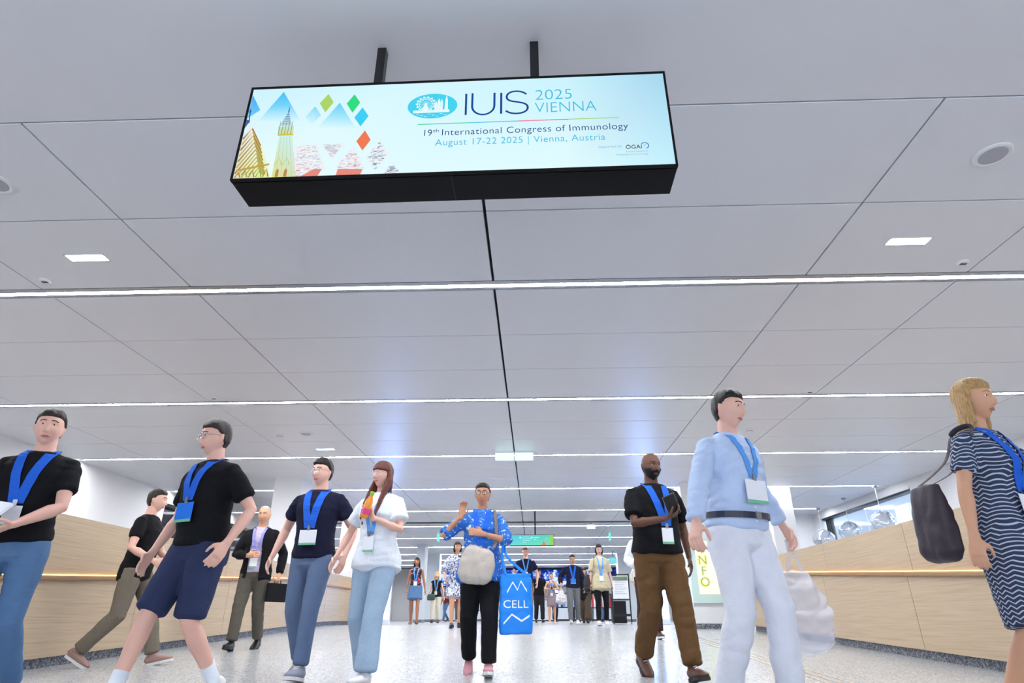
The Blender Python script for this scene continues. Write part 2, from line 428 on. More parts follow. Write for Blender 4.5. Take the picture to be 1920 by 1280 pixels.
def vcol_emit(name, s=1.0):
    if name in MATS: return MATS[name]
    m = bpy.data.materials.new(name); m.use_nodes = True; nt = m.node_tree
    nt.nodes.remove(nt.nodes['Principled BSDF'])
    a = nt.nodes.new('ShaderNodeVertexColor'); a.layer_name = 'Col'
    e = nt.nodes.new('ShaderNodeEmission'); e.inputs[1].default_value = s
    nt.links.new(a.outputs[0], e.inputs[0]); nt.links.new(e.outputs[0], nt.nodes['Material Output'].inputs[0])
    MATS[name] = m; return m
class Print:
    """flat print on a screen: coloured polygons in screen coordinates (u right, w up), later ones on top"""
    def __init__(s, y=-.0002): s.v = []; s.f = []; s.c = []; s.y = y
    def poly(s, pts, cols, step=.00006):
        if not isinstance(cols[0], (tuple, list)): cols = [cols] * len(pts)
        s.y -= step; o = len(s.v)
        s.v += [(p[0], s.y, p[1]) for p in pts]; s.f.append(tuple(range(o, o + len(pts)))); s.c += [tuple(c) for c in cols]
    def stroke(s, pts, wd, col, closed=False):
        pts = [Vector((p[0], p[1])) for p in pts]
        if closed: pts = pts + [pts[0]]
        s.y -= .00006; 
        L = []; R = []
        for i, p in enumerate(pts):
            t = pts[min(i + 1, len(pts) - 1)] - pts[max(i - 1, 0)]
            if closed and i in (0, len(pts) - 1): t = pts[1] - pts[-2]
            t.normalize(); n = Vector((-t.y, t.x)) * wd / 2
            L.append(p + n); R.append(p - n)
        o = len(s.v)
        for a, b in zip(L, R): s.v += [(a.x, s.y, a.y), (b.x, s.y, b.y)]; s.c += [col, col]
        for i in range(len(pts) - 1): s.f.append((o + 2 * i, o + 2 * i + 1, o + 2 * i + 3, o + 2 * i + 2))
    def build(s, name, parent, mt):
        me = bpy.data.meshes.new(name); me.from_pydata(s.v, [], s.f)
        at = me.color_attributes.new('Col', 'FLOAT_COLOR', 'POINT')
        at.data.foreach_set('color', [x for c in s.c for x in c])
        me.update(); return link(name, me, mt, parent)
def hanging_screen(label, loc, rz, W, Hh, D, rods, rod_len):
    t = thing('hanging_screen', label, 'screen', loc, rz)
    q = MB(); q.box(-W / 2, W / 2, .012, D, 0, Hh); q.build('housing', M_blackhouse, t, bevel=.003)
    q = MB(); f = .009
    q.box(-W / 2, W / 2, 0, .02, 0, f); q.box(-W / 2, W / 2, 0, .02, Hh - f, Hh); q.box(-W / 2, -W / 2 + f, 0, .02, f, Hh - f); q.box(W / 2 - f, W / 2, 0, .02, f, Hh - f)
    q.build('bezel', M_blackhouse, t)
    for x in rods:
        q = MB(); q.box(x - .021, x + .021, D / 2 - .021, D / 2 + .021, Hh - .01, Hh + rod_len)
        q.build('hanging_rod', M_black, t)
    return t
hs = hanging_screen('large lit black-framed screen announcing the congress, hung from the ceiling near the camera', (-.332, 2.055, 1.873), math.radians(-.77), 1.93, .548, .19, (-.39, .37), CEIL - 1.873 - .548 + .001)
q = MB(); q.box(-.0012, .0012, .012, .19, -.0006, .002); q.build('seam', M_black, hs)
W2 = 1.93 / 2 - .009
PM = vcol_emit('screen picture', 1.0)
pr = Print(y=.006)
c_bg0, c_bg1, c_bg2 = srgb(196, 240, 253), srgb(224, 250, 254), srgb(206, 243, 254)
pr.poly([(-W2, .009), (-.2, .009), (-.2, .539), (-W2, .539)], [srgb(236, 253, 254), srgb(226, 252, 255), srgb(214, 248, 255), srgb(206, 244, 254)])
pr.poly([(-.2, .009), (.5, .009), (.5, .539), (-.2, .539)], [srgb(226, 252, 255), srgb(226, 252, 255), srgb(204, 244, 255), srgb(214, 248, 255)])
pr.poly([(.5, .009), (W2, .009), (W2, .539), (.5, .539)], [srgb(226, 252, 255), srgb(196, 240, 254), srgb(166, 216, 240), srgb(204, 244, 255)])
base = pr.build('screen_face', hs, PM)
pr = Print(y=.0052)
# picture: sky diamonds, tower, roof zigzags, town
sky_a, sky_b, sky_c = srgb(62, 190, 250), srgb(120, 214, 252), srgb(226, 252, 255)
pr.poly([(-.9545, .505), (-.902, .408), (-.9545, .358)], [srgb(80, 168, 240), srgb(96, 196, 250), srgb(120, 205, 250)])
pr.poly([(-.808, .517), (-.757, .428), (-.855, .428)], [sky_a, sky_b, sky_b])
pr.poly([(-.855, .428), (-.757, .428), (-.694, .32), (-.91, .322)], [sky_b, sky_b, sky_c, sky_c])
pr.poly([(-.532, .435), (-.483, .35), (-.576, .358)], [srgb(96, 205, 250), srgb(160, 230, 252), srgb(160, 230, 252)])
pr.poly([(-.576, .358), (-.483, .35), (-.433, .263), (-.62, .281)], [srgb(160, 230, 252), srgb(160, 230, 252), sky_c, sky_c])
pr.poly([(-.645, .418), (-.611, .361), (-.647, .304), (-.682, .356)], [srgb(130, 218, 250), srgb(166, 228, 250), srgb(220, 250, 255), srgb(190, 238, 252)])
pr.build('printed_sky', hs, PM)
for pts, c in (([(-.592, .492), (-.561, .438), (-.593, .378), (-.626, .435)], srgb(172, 214, 104)), ([(-.468, .483), (-.436, .43), (-.466, .369), (-.499, .427)], srgb(52, 220, 130)),
               ([(-.422, .4), (-.389, .346), (-.42, .285), (-.454, .34)], srgb(64, 208, 246)), ([(-.397, .261), (-.366, .205), (-.397, .145), (-.43, .2)], srgb(240, 124, 84))):
    pr = Print(y=.0045); pr.poly(pts, c); pr.build('printed_diamond', hs, PM)
pr = Print(y=.0044)
navy = srgb(44, 84, 160)
pr.stroke([(-.949, .415), (-.941, .33)], .005, navy); pr.stroke([(-.957, .398), (-.941, .399)], .004, navy)
pr.poly([(-.9545, .352), (-.938, .345), (-.9545, .30)], srgb(70, 90, 170))
# patterned roof: nested chevrons clipped by its outline
pr.poly([(-.922, .313), (-.852, .187), (-.79, .0095), (-.9545, .0095), (-.9545, .25)], [srgb(236, 240, 226), srgb(244, 250, 214), srgb(222, 244, 160), srgb(230, 222, 190), srgb(232, 226, 220)])
for k in range(13):
    aw = .296 - .021 * k; ax = -.919 + .0062 * k
    if aw < .06: break
    c = srgb(176, 112 + 6 * k, 92) if k % 2 == 0 else srgb(186, 186, 92)
    rx = min(ax + .055, -.856 + .0075 * k); bt = lambda x_: aw - abs(x_ - ax) * 1.9
    rx = min(rx, ax + (aw - .03) / 1.9); lx = max(-.951, ax - (aw - .03) / 1.9)
    pr.stroke([(lx, bt(lx)), (ax, aw), (rx, bt(rx))], .0085, c)
pr.stroke([(-.950, .054), (-.805, .085)], .010, srgb(196, 160, 74))
for k in range(5):
    x = -.936 + k * .031; pr.stroke([(x - .012, .016), (x, .046 + k * .003), (x + .012, .016)], .006, srgb(150, 178, 50) if k % 2 else srgb(178, 120, 70))
# tower
tw = srgb(96, 140, 190)
pr.poly([(-.764, .428), (-.760, .375), (-.768, .375)], srgb(40, 84, 150))
pr.poly([(-.764, .392), (-.738, .304), (-.792, .306)], [srgb(90, 140, 190), srgb(170, 205, 215), srgb(176, 210, 215)])
for k in range(6): pr.stroke([(-.786 + .003 * k, .31 + .014 * k), (-.742 - .003 * k, .31 + .014 * k)], .002, srgb(232, 250, 250))
pr.poly([(-.8, .300), (-.727, .300), (-.722, .245), (-.79, .245)], [srgb(200, 226, 200), srgb(206, 230, 200), srgb(214, 226, 120), srgb(208, 220, 110)])
for k in range(5): pr.stroke([(-.792 + .014 * k, .248), (-.792 + .014 * k, .33)], .003, srgb(120, 160, 170))
pr.stroke([(-.792, .25), (-.722, .25)], .008, srgb(214, 190, 70))
pr.poly([(-.785, .242), (-.725, .242), (-.675, .0095), (-.782, .0095)], [srgb(206, 240, 226), srgb(210, 242, 238), srgb(216, 226, 190), srgb(226, 226, 130)])
for k in range(4): pr.stroke([(-.776 + .013 * k, .24), (-.765 + .024 * k, .012)], .002, srgb(176, 214, 190))
for x in (-.762, -.725): pr.poly([(x - .007, .012), (x + .007, .012), (x + .007, .045), (x, .058), (x - .007, .045)], srgb(190, 140, 80))
for x in (-.765, -.73): pr.stroke([(x - .016, .075), (x, .12), (x + .016, .075)], .003, srgb(190, 190, 90))
pr.build('printed_cathedral', hs, PM)
rnd = random.Random(3)
def inside(p, poly):
    c = False; n = len(poly)
    for i in range(n):
        a, b = poly[i], poly[(i + 1) % n]
        if (a[1] > p[1]) != (b[1] > p[1]) and p[0] < (b[0] - a[0]) * (p[1] - a[1]) / (b[1] - a[1]) + a[0]: c = not c
    return c
towns = [([(-.709, .189), (-.608, .189), (-.549, .047), (-.636, .0095), (-.683, .0095)], 0), ([(-.588, .192), (-.479, .187), (-.529, .1)], 1),
         ([(-.44, .173), (-.374, .044), (-.393, .0095), (-.491, .0095), (-.508, .062)], 0), ([(-.329, .198), (-.315, .195), (-.279, .123), (-.332, .022), (-.378, .106)], 2), ([(-.259, .08), (-.214, .0095), (-.295, .0095)], 2)]
for poly, kind in towns:
    pr = Print(y=.0045)
    pr.poly(poly, [srgb(236, 242, 248)] * len(poly))
    us = [p[0] for p in poly]; ws = [p[1] for p in poly]
    for k in range(240):
        u = rnd.uniform(min(us), max(us)); wv = rnd.uniform(min(ws), max(ws)); a = rnd.uniform(.006, .02); b = rnd.uniform(.002, .006)
        if not all(inside(p, poly) for p in ((u, wv), (u + a, wv), (u, wv + b), (u + a, wv + b))): continue
        c = rnd.choice({0: [(228, 160, 160), (240, 200, 200), (204, 218, 230), (206, 194, 210), (250, 250, 250), (214, 226, 236)], 1: [(206, 220, 232), (226, 200, 206), (186, 206, 220)], 2: [(110, 205, 214), (160, 176, 200), (230, 200, 206), (130, 150, 176), (240, 250, 250), (200, 220, 230)]}[kind])
        pr.poly([(u, wv), (u + a, wv), (u + a * .85, wv + b), (u + a * .1, wv + b)], srgb(*c), step=.000008)
    pr.build('printed_town', hs, PM)
pr = Print(y=.0028)
for poly in ([(-.66, .0095), (-.60, .05), (-.565, .048), (-.58, .0095)], [(-.50, .0095), (-.495, .045), (-.385, .04), (-.393, .0095)]): pr.poly(poly, srgb(232, 140, 128))
pr.build('printed_roofs', hs, PM)
pr = Print(y=.0045)
# logo ellipse with wheel and skyline
cx, cw = -.099, .392
pr.poly([(cx + .114 * math.cos(a * PI / 24), cw + .075 * math.sin(a * PI / 24)) for a in range(48)], srgb(72, 212, 240))
wht = srgb(232, 252, 255)
wx, ww = -.130, .405
for rr_ in (.038, .030): pr.stroke([(wx + rr_ * math.cos(a * PI / 16), ww + rr_ * math.sin(a * PI / 16)) for a in range(32)], .003, wht, closed=True)
for a in range(12): pr.stroke([(wx, ww), (wx + .036 * math.cos(a * PI / 6), ww + .036 * math.sin(a * PI / 6))], .0016, wht)
for a in range(14): 
    aa = a * 2 * PI / 14; u, wv = wx + .042 * math.cos(aa), ww + .042 * math.sin(aa); pr.poly([(u - .004, wv - .004), (u + .004, wv - .004), (u + .004, wv + .004), (u - .004, wv + .004)], wht)
pr.poly([(wx - .004, ww), (wx + .004, ww), (wx + .02, .352), (wx - .02, .352)], wht)
pr.poly([(-.185, .35), (-.02, .35), (-.02, .366), (-.185, .366)], wht)
for x, h in ((-.083, .40), (-.07, .415), (-.057, .41)): pr.poly([(x - .006, .36), (x + .006, .36), (x + .006, h), (x, h + .022), (x - .006, h)], wht)
pr.poly([(-.043, .36), (-.027, .36), (-.029, .42), (-.035, .458), (-.041, .42)], wht)
for k in range(9): 
    u = -.17 + k * .018; pr.stroke([(u, .342 - .007 * (k % 3)), (u + .012, .342 - .007 * (k % 3))], .0025, wht)
pr.build('printed_logo', hs, PM)
pr = Print(y=.0045)
# IUIS in thin round strokes
nv = srgb(26, 72, 150); st = .0095
pr.stroke([(.054, .459), (.055, .330)], st, nv)
pr.stroke([(.083, .461), (.083, .38)] + [(.1335 + .0505 * math.cos(a), .38 + .051 * math.sin(a)) for a in [PI + PI * i / 14 for i in range(15)]] + [(.184, .38), (.184, .459)], st, nv)
pr.stroke([(.215, .457), (.215, .330)], st, nv)
def bez(p0, p1, p2, p3, n=10): return [tuple(p0[i] * (1 - t) ** 3 + 3 * p1[i] * t * (1 - t) ** 2 + 3 * p2[i] * t * t * (1 - t) + p3[i] * t ** 3 for i in (0, 1)) for t in [k / n for k in range(n + 1)]]
S_ = bez((.330, .442), (.312, .462), (.290, .463), (.283, .463)) + bez((.283, .463), (.256, .463), (.240, .449), (.240, .430))[1:] + bez((.240, .430), (.240, .404), (.268, .402), (.288, .397))[1:] + bez((.288, .397), (.318, .390), (.335, .383), (.335, .361))[1:] + bez((.335, .361), (.335, .340), (.312, .328), (.286, .328))[1:] + bez((.286, .328), (.264, .328), (.248, .334), (.236, .347))[1:]
pr.stroke(S_, st, nv)
pr.build('printed_wordmark', hs, PM); pr = Print(y=.0045)
for (a, b), c in zip(((-.16, .064), (.064, .29), (.29, .515), (.515, .739)), (srgb(64, 216, 150), srgb(70, 196, 230), srgb(236, 110, 128), srgb(170, 214, 130))):
    pr.stroke([(a, .284 - .002 * (a + .16)), (b, .284 - .002 * (b + .16))], .005, c)
pr.build('printed_rule', hs, PM); pr = Print(y=.0045)
ar = [(.836 + .0165 * math.cos(a), .118 + .0165 * math.sin(a)) for a in [math.radians(d) for d in range(-70, 150, 12)]]
pr.stroke(ar, .004, srgb(50, 120, 190))
pr.stroke([(.828, .128), (.836, .119), (.844, .128)], .0018, srgb(120, 190, 220)); pr.stroke([(.836, .119), (.836, .108)], .0018, srgb(120, 190, 220))
pr.build('printed_emblem', hs, PM)
e_navy = emis('screen navy ink', srgb(30, 62, 130)); e_cy = emis('screen cyan ink', srgb(70, 190, 226)); e_blk = emis('screen black ink', srgb(30, 34, 50)); e_pale = emis('screen pale ink', srgb(150, 200, 220))
TY = .0015
text('lettering', '2025', .088, (.371, TY, .402), e_cy, hs, width=.164, offset=-.0012)
text('lettering', 'VIENNA', .088, (.367, TY, .325), e_cy, hs, width=.275, offset=-.0012)
text('lettering', '19', .052, (-.126, TY, .213), e_navy, hs, width=.034, offset=-.0004)
text('lettering', 'th', .028, (-.088, TY, .232), e_navy, hs, width=.026, offset=-.0002)
text('lettering', 'International Congress of Immunology', .052, (-.047, TY, .213), e_navy, hs, width=.820, offset=-.0004, space=1.06)
text('lettering', 'August 17-22 2025 | Vienna, Austria', .052, (-.075, TY, .155), e_cy, hs, width=.745, offset=-.0004, space=1.06)
text('lettering', 'supported by', .02, (.637, TY, .1105), e_pale, hs, width=.10)
text('lettering', 'ÖGAI', .030, (.754, TY, .1005), e_blk, hs, width=.068)
text('lettering', 'Austrian Society for', .012, (.752, TY, .0815), e_pale, hs, width=.096)
text('lettering', 'Allergology and Immunology', .012, (.710, TY, .0665), e_pale, hs, width=.138)

# second, farther screen
hs2 = hanging_screen('smaller turquoise wayfinding screen hung far down the hall', (-.05, 16.5, 1.85), 0, 1.15, .275, .12, (.09,), CEIL - 1.85 - .275 + .001)
pr = Print(y=.006)
pr.poly([(-.566, .009), (.566, .009), (.566, .266), (-.566, .266)], [srgb(110, 226, 220), srgb(120, 226, 190), srgb(96, 214, 190), srgb(90, 205, 236)])
pr.build('screen_face', hs2, PM)
pr = Print(y=.004)
pr.poly([(.46, .009), (.566, .009), (.566, .266), (.46, .266)], srgb(150, 216, 110))
pr.poly([(.25, .012), (.37, .012), (.31, .12)], srgb(240, 130, 84)); pr.stroke([(.33, .12), (.39, .22), (.46, .1)], .008, srgb(190, 244, 230))
wh = srgb(232, 255, 255)
for x in (-.30, .0, ):
    pr.stroke([(x, .16), (x, .22)], .012, wh); pr.stroke([(x - .03, .19), (x, .225), (x + .03, .19)], .012, wh)
for k, (a, b) in enumerate(((-.24, -.06), (-.24, -.02), (-.24, -.05), (-.24, -.14))): pr.stroke([(a, .215 - .045 * k), (b, .215 - .045 * k)], .014, srgb(190, 244, 246))
for k, (a, b) in enumerate(((.05, .2), (.05, .12))): pr.stroke([(a, .205 - .05 * k), (b, .205 - .05 * k)], .016, srgb(200, 246, 240))
pr.build('screen_picture', hs2, PM)

# ------------------------------------------------------------------ ceiling fittings
def round_speaker(x, y, label):
    t = thing('ceiling_speaker', label, 'speaker', (x, y, CEIL), group='round ceiling speakers')
    q = MB(); q.lathe((0, 0, 0), [(.108, .01), (.108, -.008), (.094, -.012), (.079, -.009), (.079, .01)], 32); q.build('rim', M_white, t, smooth=False)
    q = MB(); q.lathe((0, 0, 0), [(.079, .005), (.079, -.0095), (.05, -.011), (.01, -.012)], 32); q.build('grille', M_greymesh, t)
round_speaker(2.868, 3.035, 'round white speaker in the ceiling at the upper right')
round_speaker(-3.49, 3.07, 'round white ceiling speaker cut by the left edge of the picture')
round_speaker(-3.49, 9.02, 'small round white ceiling speaker above the left counter')
def downlight(x, y, label):
    t = thing('recessed_downlight', label, 'ceiling light', (x, y, CEIL), group='rectangular recessed downlights')
    q = MB()
    for a in ((-.16, .16, -.05, -.043), (-.16, .16, .043, .05), (-.16, -.15, -.05, .05), (.15, .16, -.05, .05)): q.box(a[0], a[1], a[2], a[3], -.004, .02)
    q.build('frame', M_white, t)
    q = MB(); q.box(-.15, .15, -.043, .043, -.003, .01); q.build('lens', M_down, t)
    for k in range(5):
        q = MB(); q.lathe((-.12 + .06 * k, 0, -.003), [(.022, 0), (.018, -.004), (.004, -.006)], 12); q.build('led_spot', M_down, t)
downlight(-3.495, 3.98, 'bright recessed downlight at the left, before the nearest light line')
downlight(2.875, 3.98, 'bright recessed downlight at the right, before the nearest light line')
downlight(-3.49, 9.97, 'small recessed downlight above the left counter')
downlight(2.875, 9.97, 'recessed downlight above the right counter, behind the man in light blue')
def sensor(x, y, label):
    t = thing('ceiling_sensor', label, 'sensor', (x, y, CEIL), group='small round ceiling sensors')
    q = MB(); q.lathe((0, 0, 0), [(.045, .01), (.045, -.008), (.036, -.018)], 20); q.build('base', M_white, t)
    q = MB(); q.box(-.024, .024, -.012, .012, -.021, -.015); q.build('lens', M_black, t)
sensor(-4.083, 4.31, 'small ceiling sensor near the left end of the nearest light line')
sensor(3.48, 4.30, 'small ceiling sensor near the right end of the nearest light line')
sensor(-4.095, 7.30, 'small ceiling sensor at the left, before the second light line')
sensor(3.504, 7.35, 'small ceiling sensor at the right, before the second light line')
def smoke(x, y, label):
    t = thing('smoke_detector', label, 'smoke detector', (x, y, CEIL), group='smoke detectors')
    q = MB(); q.lathe((0, 0, 0), [(.055, .01), (.055, -.015), (.045, -.02), (.04, -.045), (.02, -.055)], 20); q.build('body', M_white, t, smooth=True)
    q = MB(); q.lathe((0, 0, 0), [(.046, -.024), (.046, -.032)], 20); q.build('vent', M_greymesh, t)
smoke(-3.92, 9.07, 'white smoke detector beside the small round speaker at the left')
smoke(3.294, 9.06, 'white smoke detector at the right, near the head of the man in light blue')
def exit_sign(x, y, z, w_, h_, label, colr, group):
    t = thing('exit_sign', label, 'exit sign', (x, y, z), group=group)
    q = MB(); q.box(-w_ / 2, w_ / 2, -.02, .02, 0, h_); q.build('light_box', M_white, t, bevel=.004)
    q = MB(); q.box(-w_ / 2 + .008, w_ / 2 - .008, -.024, -.0205, .008, h_ - .03); q.build('lit_face', emis('exit face ' + colr, {'pale': srgb(205, 250, 250), 'white': (1, 1, 1, 1), 'green': srgb(130, 226, 240)}[colr], 1.6 if colr != 'green' else 1.0), t)
    q = MB(); q.box(-.03, .03, -.01, .01, h_, CEIL - z); q.build('bracket', M_alu, t)
exit_sign(-.475, 10.25, 2.575, .325, .165, 'left one of the two pale lit exit signs hanging side by side', 'pale', 'pair of exit signs')
exit_sign(-.145, 10.25, 2.575, .325, .165, 'right one of the two pale lit exit signs hanging side by side', 'pale', 'pair of exit signs')
exit_sign(-2.32, 18.9, 2.56, .26, .15, 'small white lit box under the black track, left of the lady in blue', 'white', 'small lit boxes at the track')
exit_sign(1.72, 18.9, 2.56, .26, .15, 'small white lit box under the black track, right of the turquoise screen', 'white', 'small lit boxes at the track')
exit_sign(-3.35, 27.0, 2.35, .32, .25, 'turquoise lit exit sign above the blonde woman', 'green', None)
exit_sign(3.35, 27.5, 2.25, .32, .25, 'turquoise lit exit sign behind the head of the woman in beige', 'green', None)
for x, lb in ((-3.1, 'thin edge-lit green pictogram hanging at the left under the far ceiling'), (2.45, 'thin edge-lit green pictogram hanging at the right under the far ceiling')):
    t = thing('edge_lit_pictogram', lb, 'sign', (x, 20.5, 2.42))
    q = MB(); q.box(-.02, .02, -.15, .15, 0, .22); q.build('plate', emis('edge green', srgb(120, 240, 220), 1.2), t)
    q = MB(); q.box(-.012, .012, -.012, .012, .22, CEIL - 2.42); q.build('stem', M_white, t)

# ------------------------------------------------------------------ glass pendant lamps
def _glassblob():
    m, nt, b = nodes_of('rippled clear glass')
    b.inputs['Base Color'].default_value = (.93, .96, 1, 1); b.inputs['Roughness'].default_value = .03; b.inputs['Metallic'].default_value = .35
    b.inputs['Transmission Weight'].default_value = .75; b.inputs['IOR'].default_value = 1.3
    return m
M_blob = _glassblob()
for k, (y, z) in enumerate(((16.45, 1.97), (15.0, 1.96), (13.55, 1.98))):
    t = thing('pendant_lamp', ['rippled glass pendant lamp, leftmost of three over the right counter', 'rippled glass pendant lamp, middle of three over the right counter', 'rippled glass pendant lamp, rightmost of three over the right counter'][k], 'pendant lamp', (7.40, y, z), group='glass pendant lamps')
    bm = bmesh.new(); bmesh.ops.create_icosphere(bm, subdivisions=4, radius=.24)
    r2 = random.Random(k + 11)
    ph = [(Vector((r2.uniform(-1, 1), r2.uniform(-1, 1), r2.uniform(-1, 1))).normalized(), r2.uniform(0, 6), r2.uniform(3, 6)) for _ in range(6)]
    for v in bm.verts:
        d = v.co.normalized(); s = sum(math.sin(d.dot(a) * f + p) for a, p, f in ph) / 6
        v.co = d * .24 * (1 + .22 * s); v.co.z *= .92
    me = bpy.data.meshes.new('glass_shade'); bm.to_mesh(me); bm.free(); link('glass_shade', me, M_blob, t, smooth=True)
    q = MB(); q.cyl((0, 0, .2), (0, 0, CEIL - z), .005, n=8); q.build('cord', M_white, t)
    q = MB(); q.lathe((0, 0, CEIL - z), [(.05, 0), (.05, -.03), (.015, -.045)], 16); q.build('canopy', M_alu, t)
    q = MB(); q.lathe((0, 0, 0), [(.02, .24), (.025, .2), (.03, .12), (.012, .08)], 12); q.build('lamp_holder', M_alu, t)

# ------------------------------------------------------------------ INFO pillar
t = thing('info_pillar', 'white pillar with a stone plinth carrying the lit INFO sign', 'pillar', (3.52, 13.35, fl(13)))
q = MB(); q.box(-.42, .42, -.3, .35, .09, CEIL + .05 - fl(13)); q.build('shaft', M_wall, t, bevel=.006)
q = MB(); q.box(-.425, .425, -.305, .355, -.02, .09); q.build('plinth', M_plinth, t)
t = thing('info_sign', 'lit sign with the letters INFO running down it, on the white pillar', 'sign', (3.43, 13.03, .40))
q = MB(); q.box(-.34, .34, -.05, 0, 0, 1.20); q.build('back_panel', mat('pale green glass panel', srgb(206, 232, 226), .2, vary=.02), t, bevel=.006)
q = MB(); q.box(-.2, .2, -.062, -.05, .16, 1.16); q.build('face_plate', mat('cream lit plate', srgb(236, 240, 214), .3, vary=.02, emit=.35), t, bevel=.01)
ge = emis('yellow glow', srgb(244, 255, 110), 1.6); gl = mat('grey letter', srgb(150, 160, 140), .4, vary=.05)
for k, ch in enumerate('INFO'):
    zz = .93 - k * .205
    text('letter_glow', ch, .235, (-.07, -.0655, zz - .008), ge, t, align='CENTER', ext=.003, offset=.012)
    text('letter', ch, .235, (-.07, -.072, zz - .008), gl, t, align='CENTER', ext=.003)

# ------------------------------------------------------------------ far end: video wall, totems, board, plant, racks
def _video(nt, v, b):
    b.inputs['Base Color'].default_value = (0, 0, 0, 1)
    n = tex(nt, 'Noise', v, 1.3, Detail=6, Distortion=1.2)
    n2 = tex(nt, 'Noise', v, 9, Detail=6)
    ma = nt.nodes.new('ShaderNodeMath'); ma.operation = 'MULTIPLY_ADD'; ma.inputs[1].default_value = .55; nt.links.new(n2.outputs['Fac'], ma.inputs[0]); nt.links.new(n.outputs['Fac'], ma.inputs[2])
    r = cramp(nt, [(.66, srgb(20, 36, 130)), (.76, srgb(40, 78, 205)), (.84, srgb(120, 170, 250)), (.9, srgb(235, 245, 255))])
    nt.links.new(ma.outputs[0], r.inputs[0]); nt.links.new(r.outputs[0], b.inputs['Emission Color']); b.inputs['Emission Strength'].default_value = 1.0
M_video = ramp_mat('blue video picture', _video)
t = thing('video_wall', 'long blue video wall at the far end of the hall', 'video wall', (0, 37.9, 1.86))
for k in range(8):
    x = -6.6 + k * 1.65
    q = MB(); q.box(x + .004, x + 1.646, -.06, 0, 0, .86); q.build('screen_module', M_video, t)
q = MB(); q.box(-6.65, 6.65, -.02, .05, -.05, .91); q.build('frame', M_black, t)
pr_ = [(-1.1, .52), (.3, .36), (1.25, .36), (2.2, .7)]
for x, z in pr_:
    q = MB(); q.box(x, x + .9, -.068, -.0605, z - .3, z - .12); q.build('caption_panel', emis('white caption', srgb(225, 238, 255), 1.0), t)

def totem(x, y, rz, label):
    t = thing('display_totem', label, 'display', (x, y, fl(y)), rz)
    q = MB(); q.box(-.3, .3, -.06, .06, .0, 1.95); q.build('housing', M_white, t, bevel=.01)
    q = MB(); q.box(-.27, .27, -.066, -.0605, .12, 1.90); q.build('screen', emis('totem screen', srgb(140, 180, 255), 8.0), t)
totem(-3.72, 15.6, math.radians(6), 'tall bluish lit display standing behind the woman with the drink bottle')
totem(2.75, 15.2, math.radians(-6), 'tall bluish lit display standing behind the man with the brown trousers')

# notice board on castors
t = thing('notice_board', 'black wheeled stand with a framed white notice, beside the woman in beige', 'notice board', (2.22, 17.0, 0), math.radians(-8))
q = MB(); q.hexa([(-.2, -.01, .60), (.2, -.01, .60), (.2, .01, .60), (-.2, .01, .60), (-.2, .11, 1.14), (.2, .11, 1.14), (.2, .13, 1.14), (-.2, .13, 1.14)]); q.build('notice', mat('white printed sheet', srgb(228, 230, 236), .5, vary=.01), t)
q = MB()
for x in (-.22, .22): q.tube([(x, .0, .56), (x, .135, 1.2)], .016, 6); q.tube([(x, .02, .06), (x, .02, .62)], .016, 6); q.tube([(x, -.22, .06), (x, .25, .06)], .016, 6)
q.tube([(-.22, .135, 1.18), (.22, .135, 1.18)], .016, 6); q.tube([(-.22, 0, .57), (.22, 0, .57)], .016, 6); q.box(-.22, .22, -.05, .12, .18, .24)
q.build('frame', M_black, t)
for x in (-.22, .22):
    for y in (-.2, .23):
        q = MB(); q.lathe((x - .012, y, .03), [(.02, 0), (.03, .004), (.03, .02), (.02, .024)], 12, axis=(1, 0, 0)); q.build('castor', M_black, t)
q = MB(); q.hexa([(-.19, -.002, 1.05), (.19, -.002, 1.05), (.19, .0, 1.05), (-.19, .0, 1.05), (-.19, .015, 1.13), (.19, .015, 1.13), (.19, .017, 1.13), (-.19, .017, 1.13)])
ob = q.build('picture_strip', mat('green header', srgb(90, 110, 80), .5, vary=.4, vscale=40), t); ob.location = (0, .072, .0)
q = MB()
for k in range(7):
    z = .98 - k * .045; yv = -.0125 + .12 * (z - .6) / .54
    q.box(-.15, .15 - .04 * (k % 3), yv - .003, yv, z, z + .01)
q.build('print_lines', mat('grey print', srgb(176, 178, 186), .6, vary=.05), t)
q = MB(); q.box(-.2, .16, .06, .3, .02, .55); tag(q.build('black_case', mat('black case', srgb(14, 14, 16), .6, vary=.1), bevel=.01, loc=(2.22, 17.3, 0)), 'black box standing behind the wheeled notice board', 'box')

# climbing plant
t = thing('climbing_plant', 'tall thin leafy plant growing up a pole behind the notice board', 'plant', (2.88, 17.4, 0))
q = MB(); q.lathe((0, 0, 0), [(.09, 0), (.12, .2), (.11, .2)], 16); q.build('pot', M_white, t)
q = MB(); q.tube([(0, 0, .1), (.02, 0, .6), (-.02, .01, 1.0), (.01, 0, 1.5)], .012, 6); q.build('stem', mat('plant stem', srgb(96, 84, 56), .7, vary=.1), t)
lf = MB(); lf.add([(0, 0, 0), (.02, .03, .008), (.015, .10, 0), (0, .14, -.02), (-.015, .10, 0), (-.02, .03, .008), (0, .06, -.006)], [(0, 1, 6), (1, 2, 6), (2, 3, 6), (3, 4, 6), (4, 5, 6), (5, 0, 6)])
lme = lf.mesh('leaf'); lme.materials.append(mat('green leaf', srgb(58, 110, 62), .45, vary=.25, vscale=3))
for k in range(70):
    o = bpy.data.objects.new('leaf', lme); C.objects.link(o); o.parent = t
    cl = random.choice((.35, .55, .8, 1.05, 1.3, 1.45)); o.location = (random.gauss(0, .02), random.gauss(0, .02), cl + random.gauss(0, .05))
    o.rotation_euler = (random.uniform(-.6, .5), random.uniform(-.3, .3), random.uniform(0, 6.28))

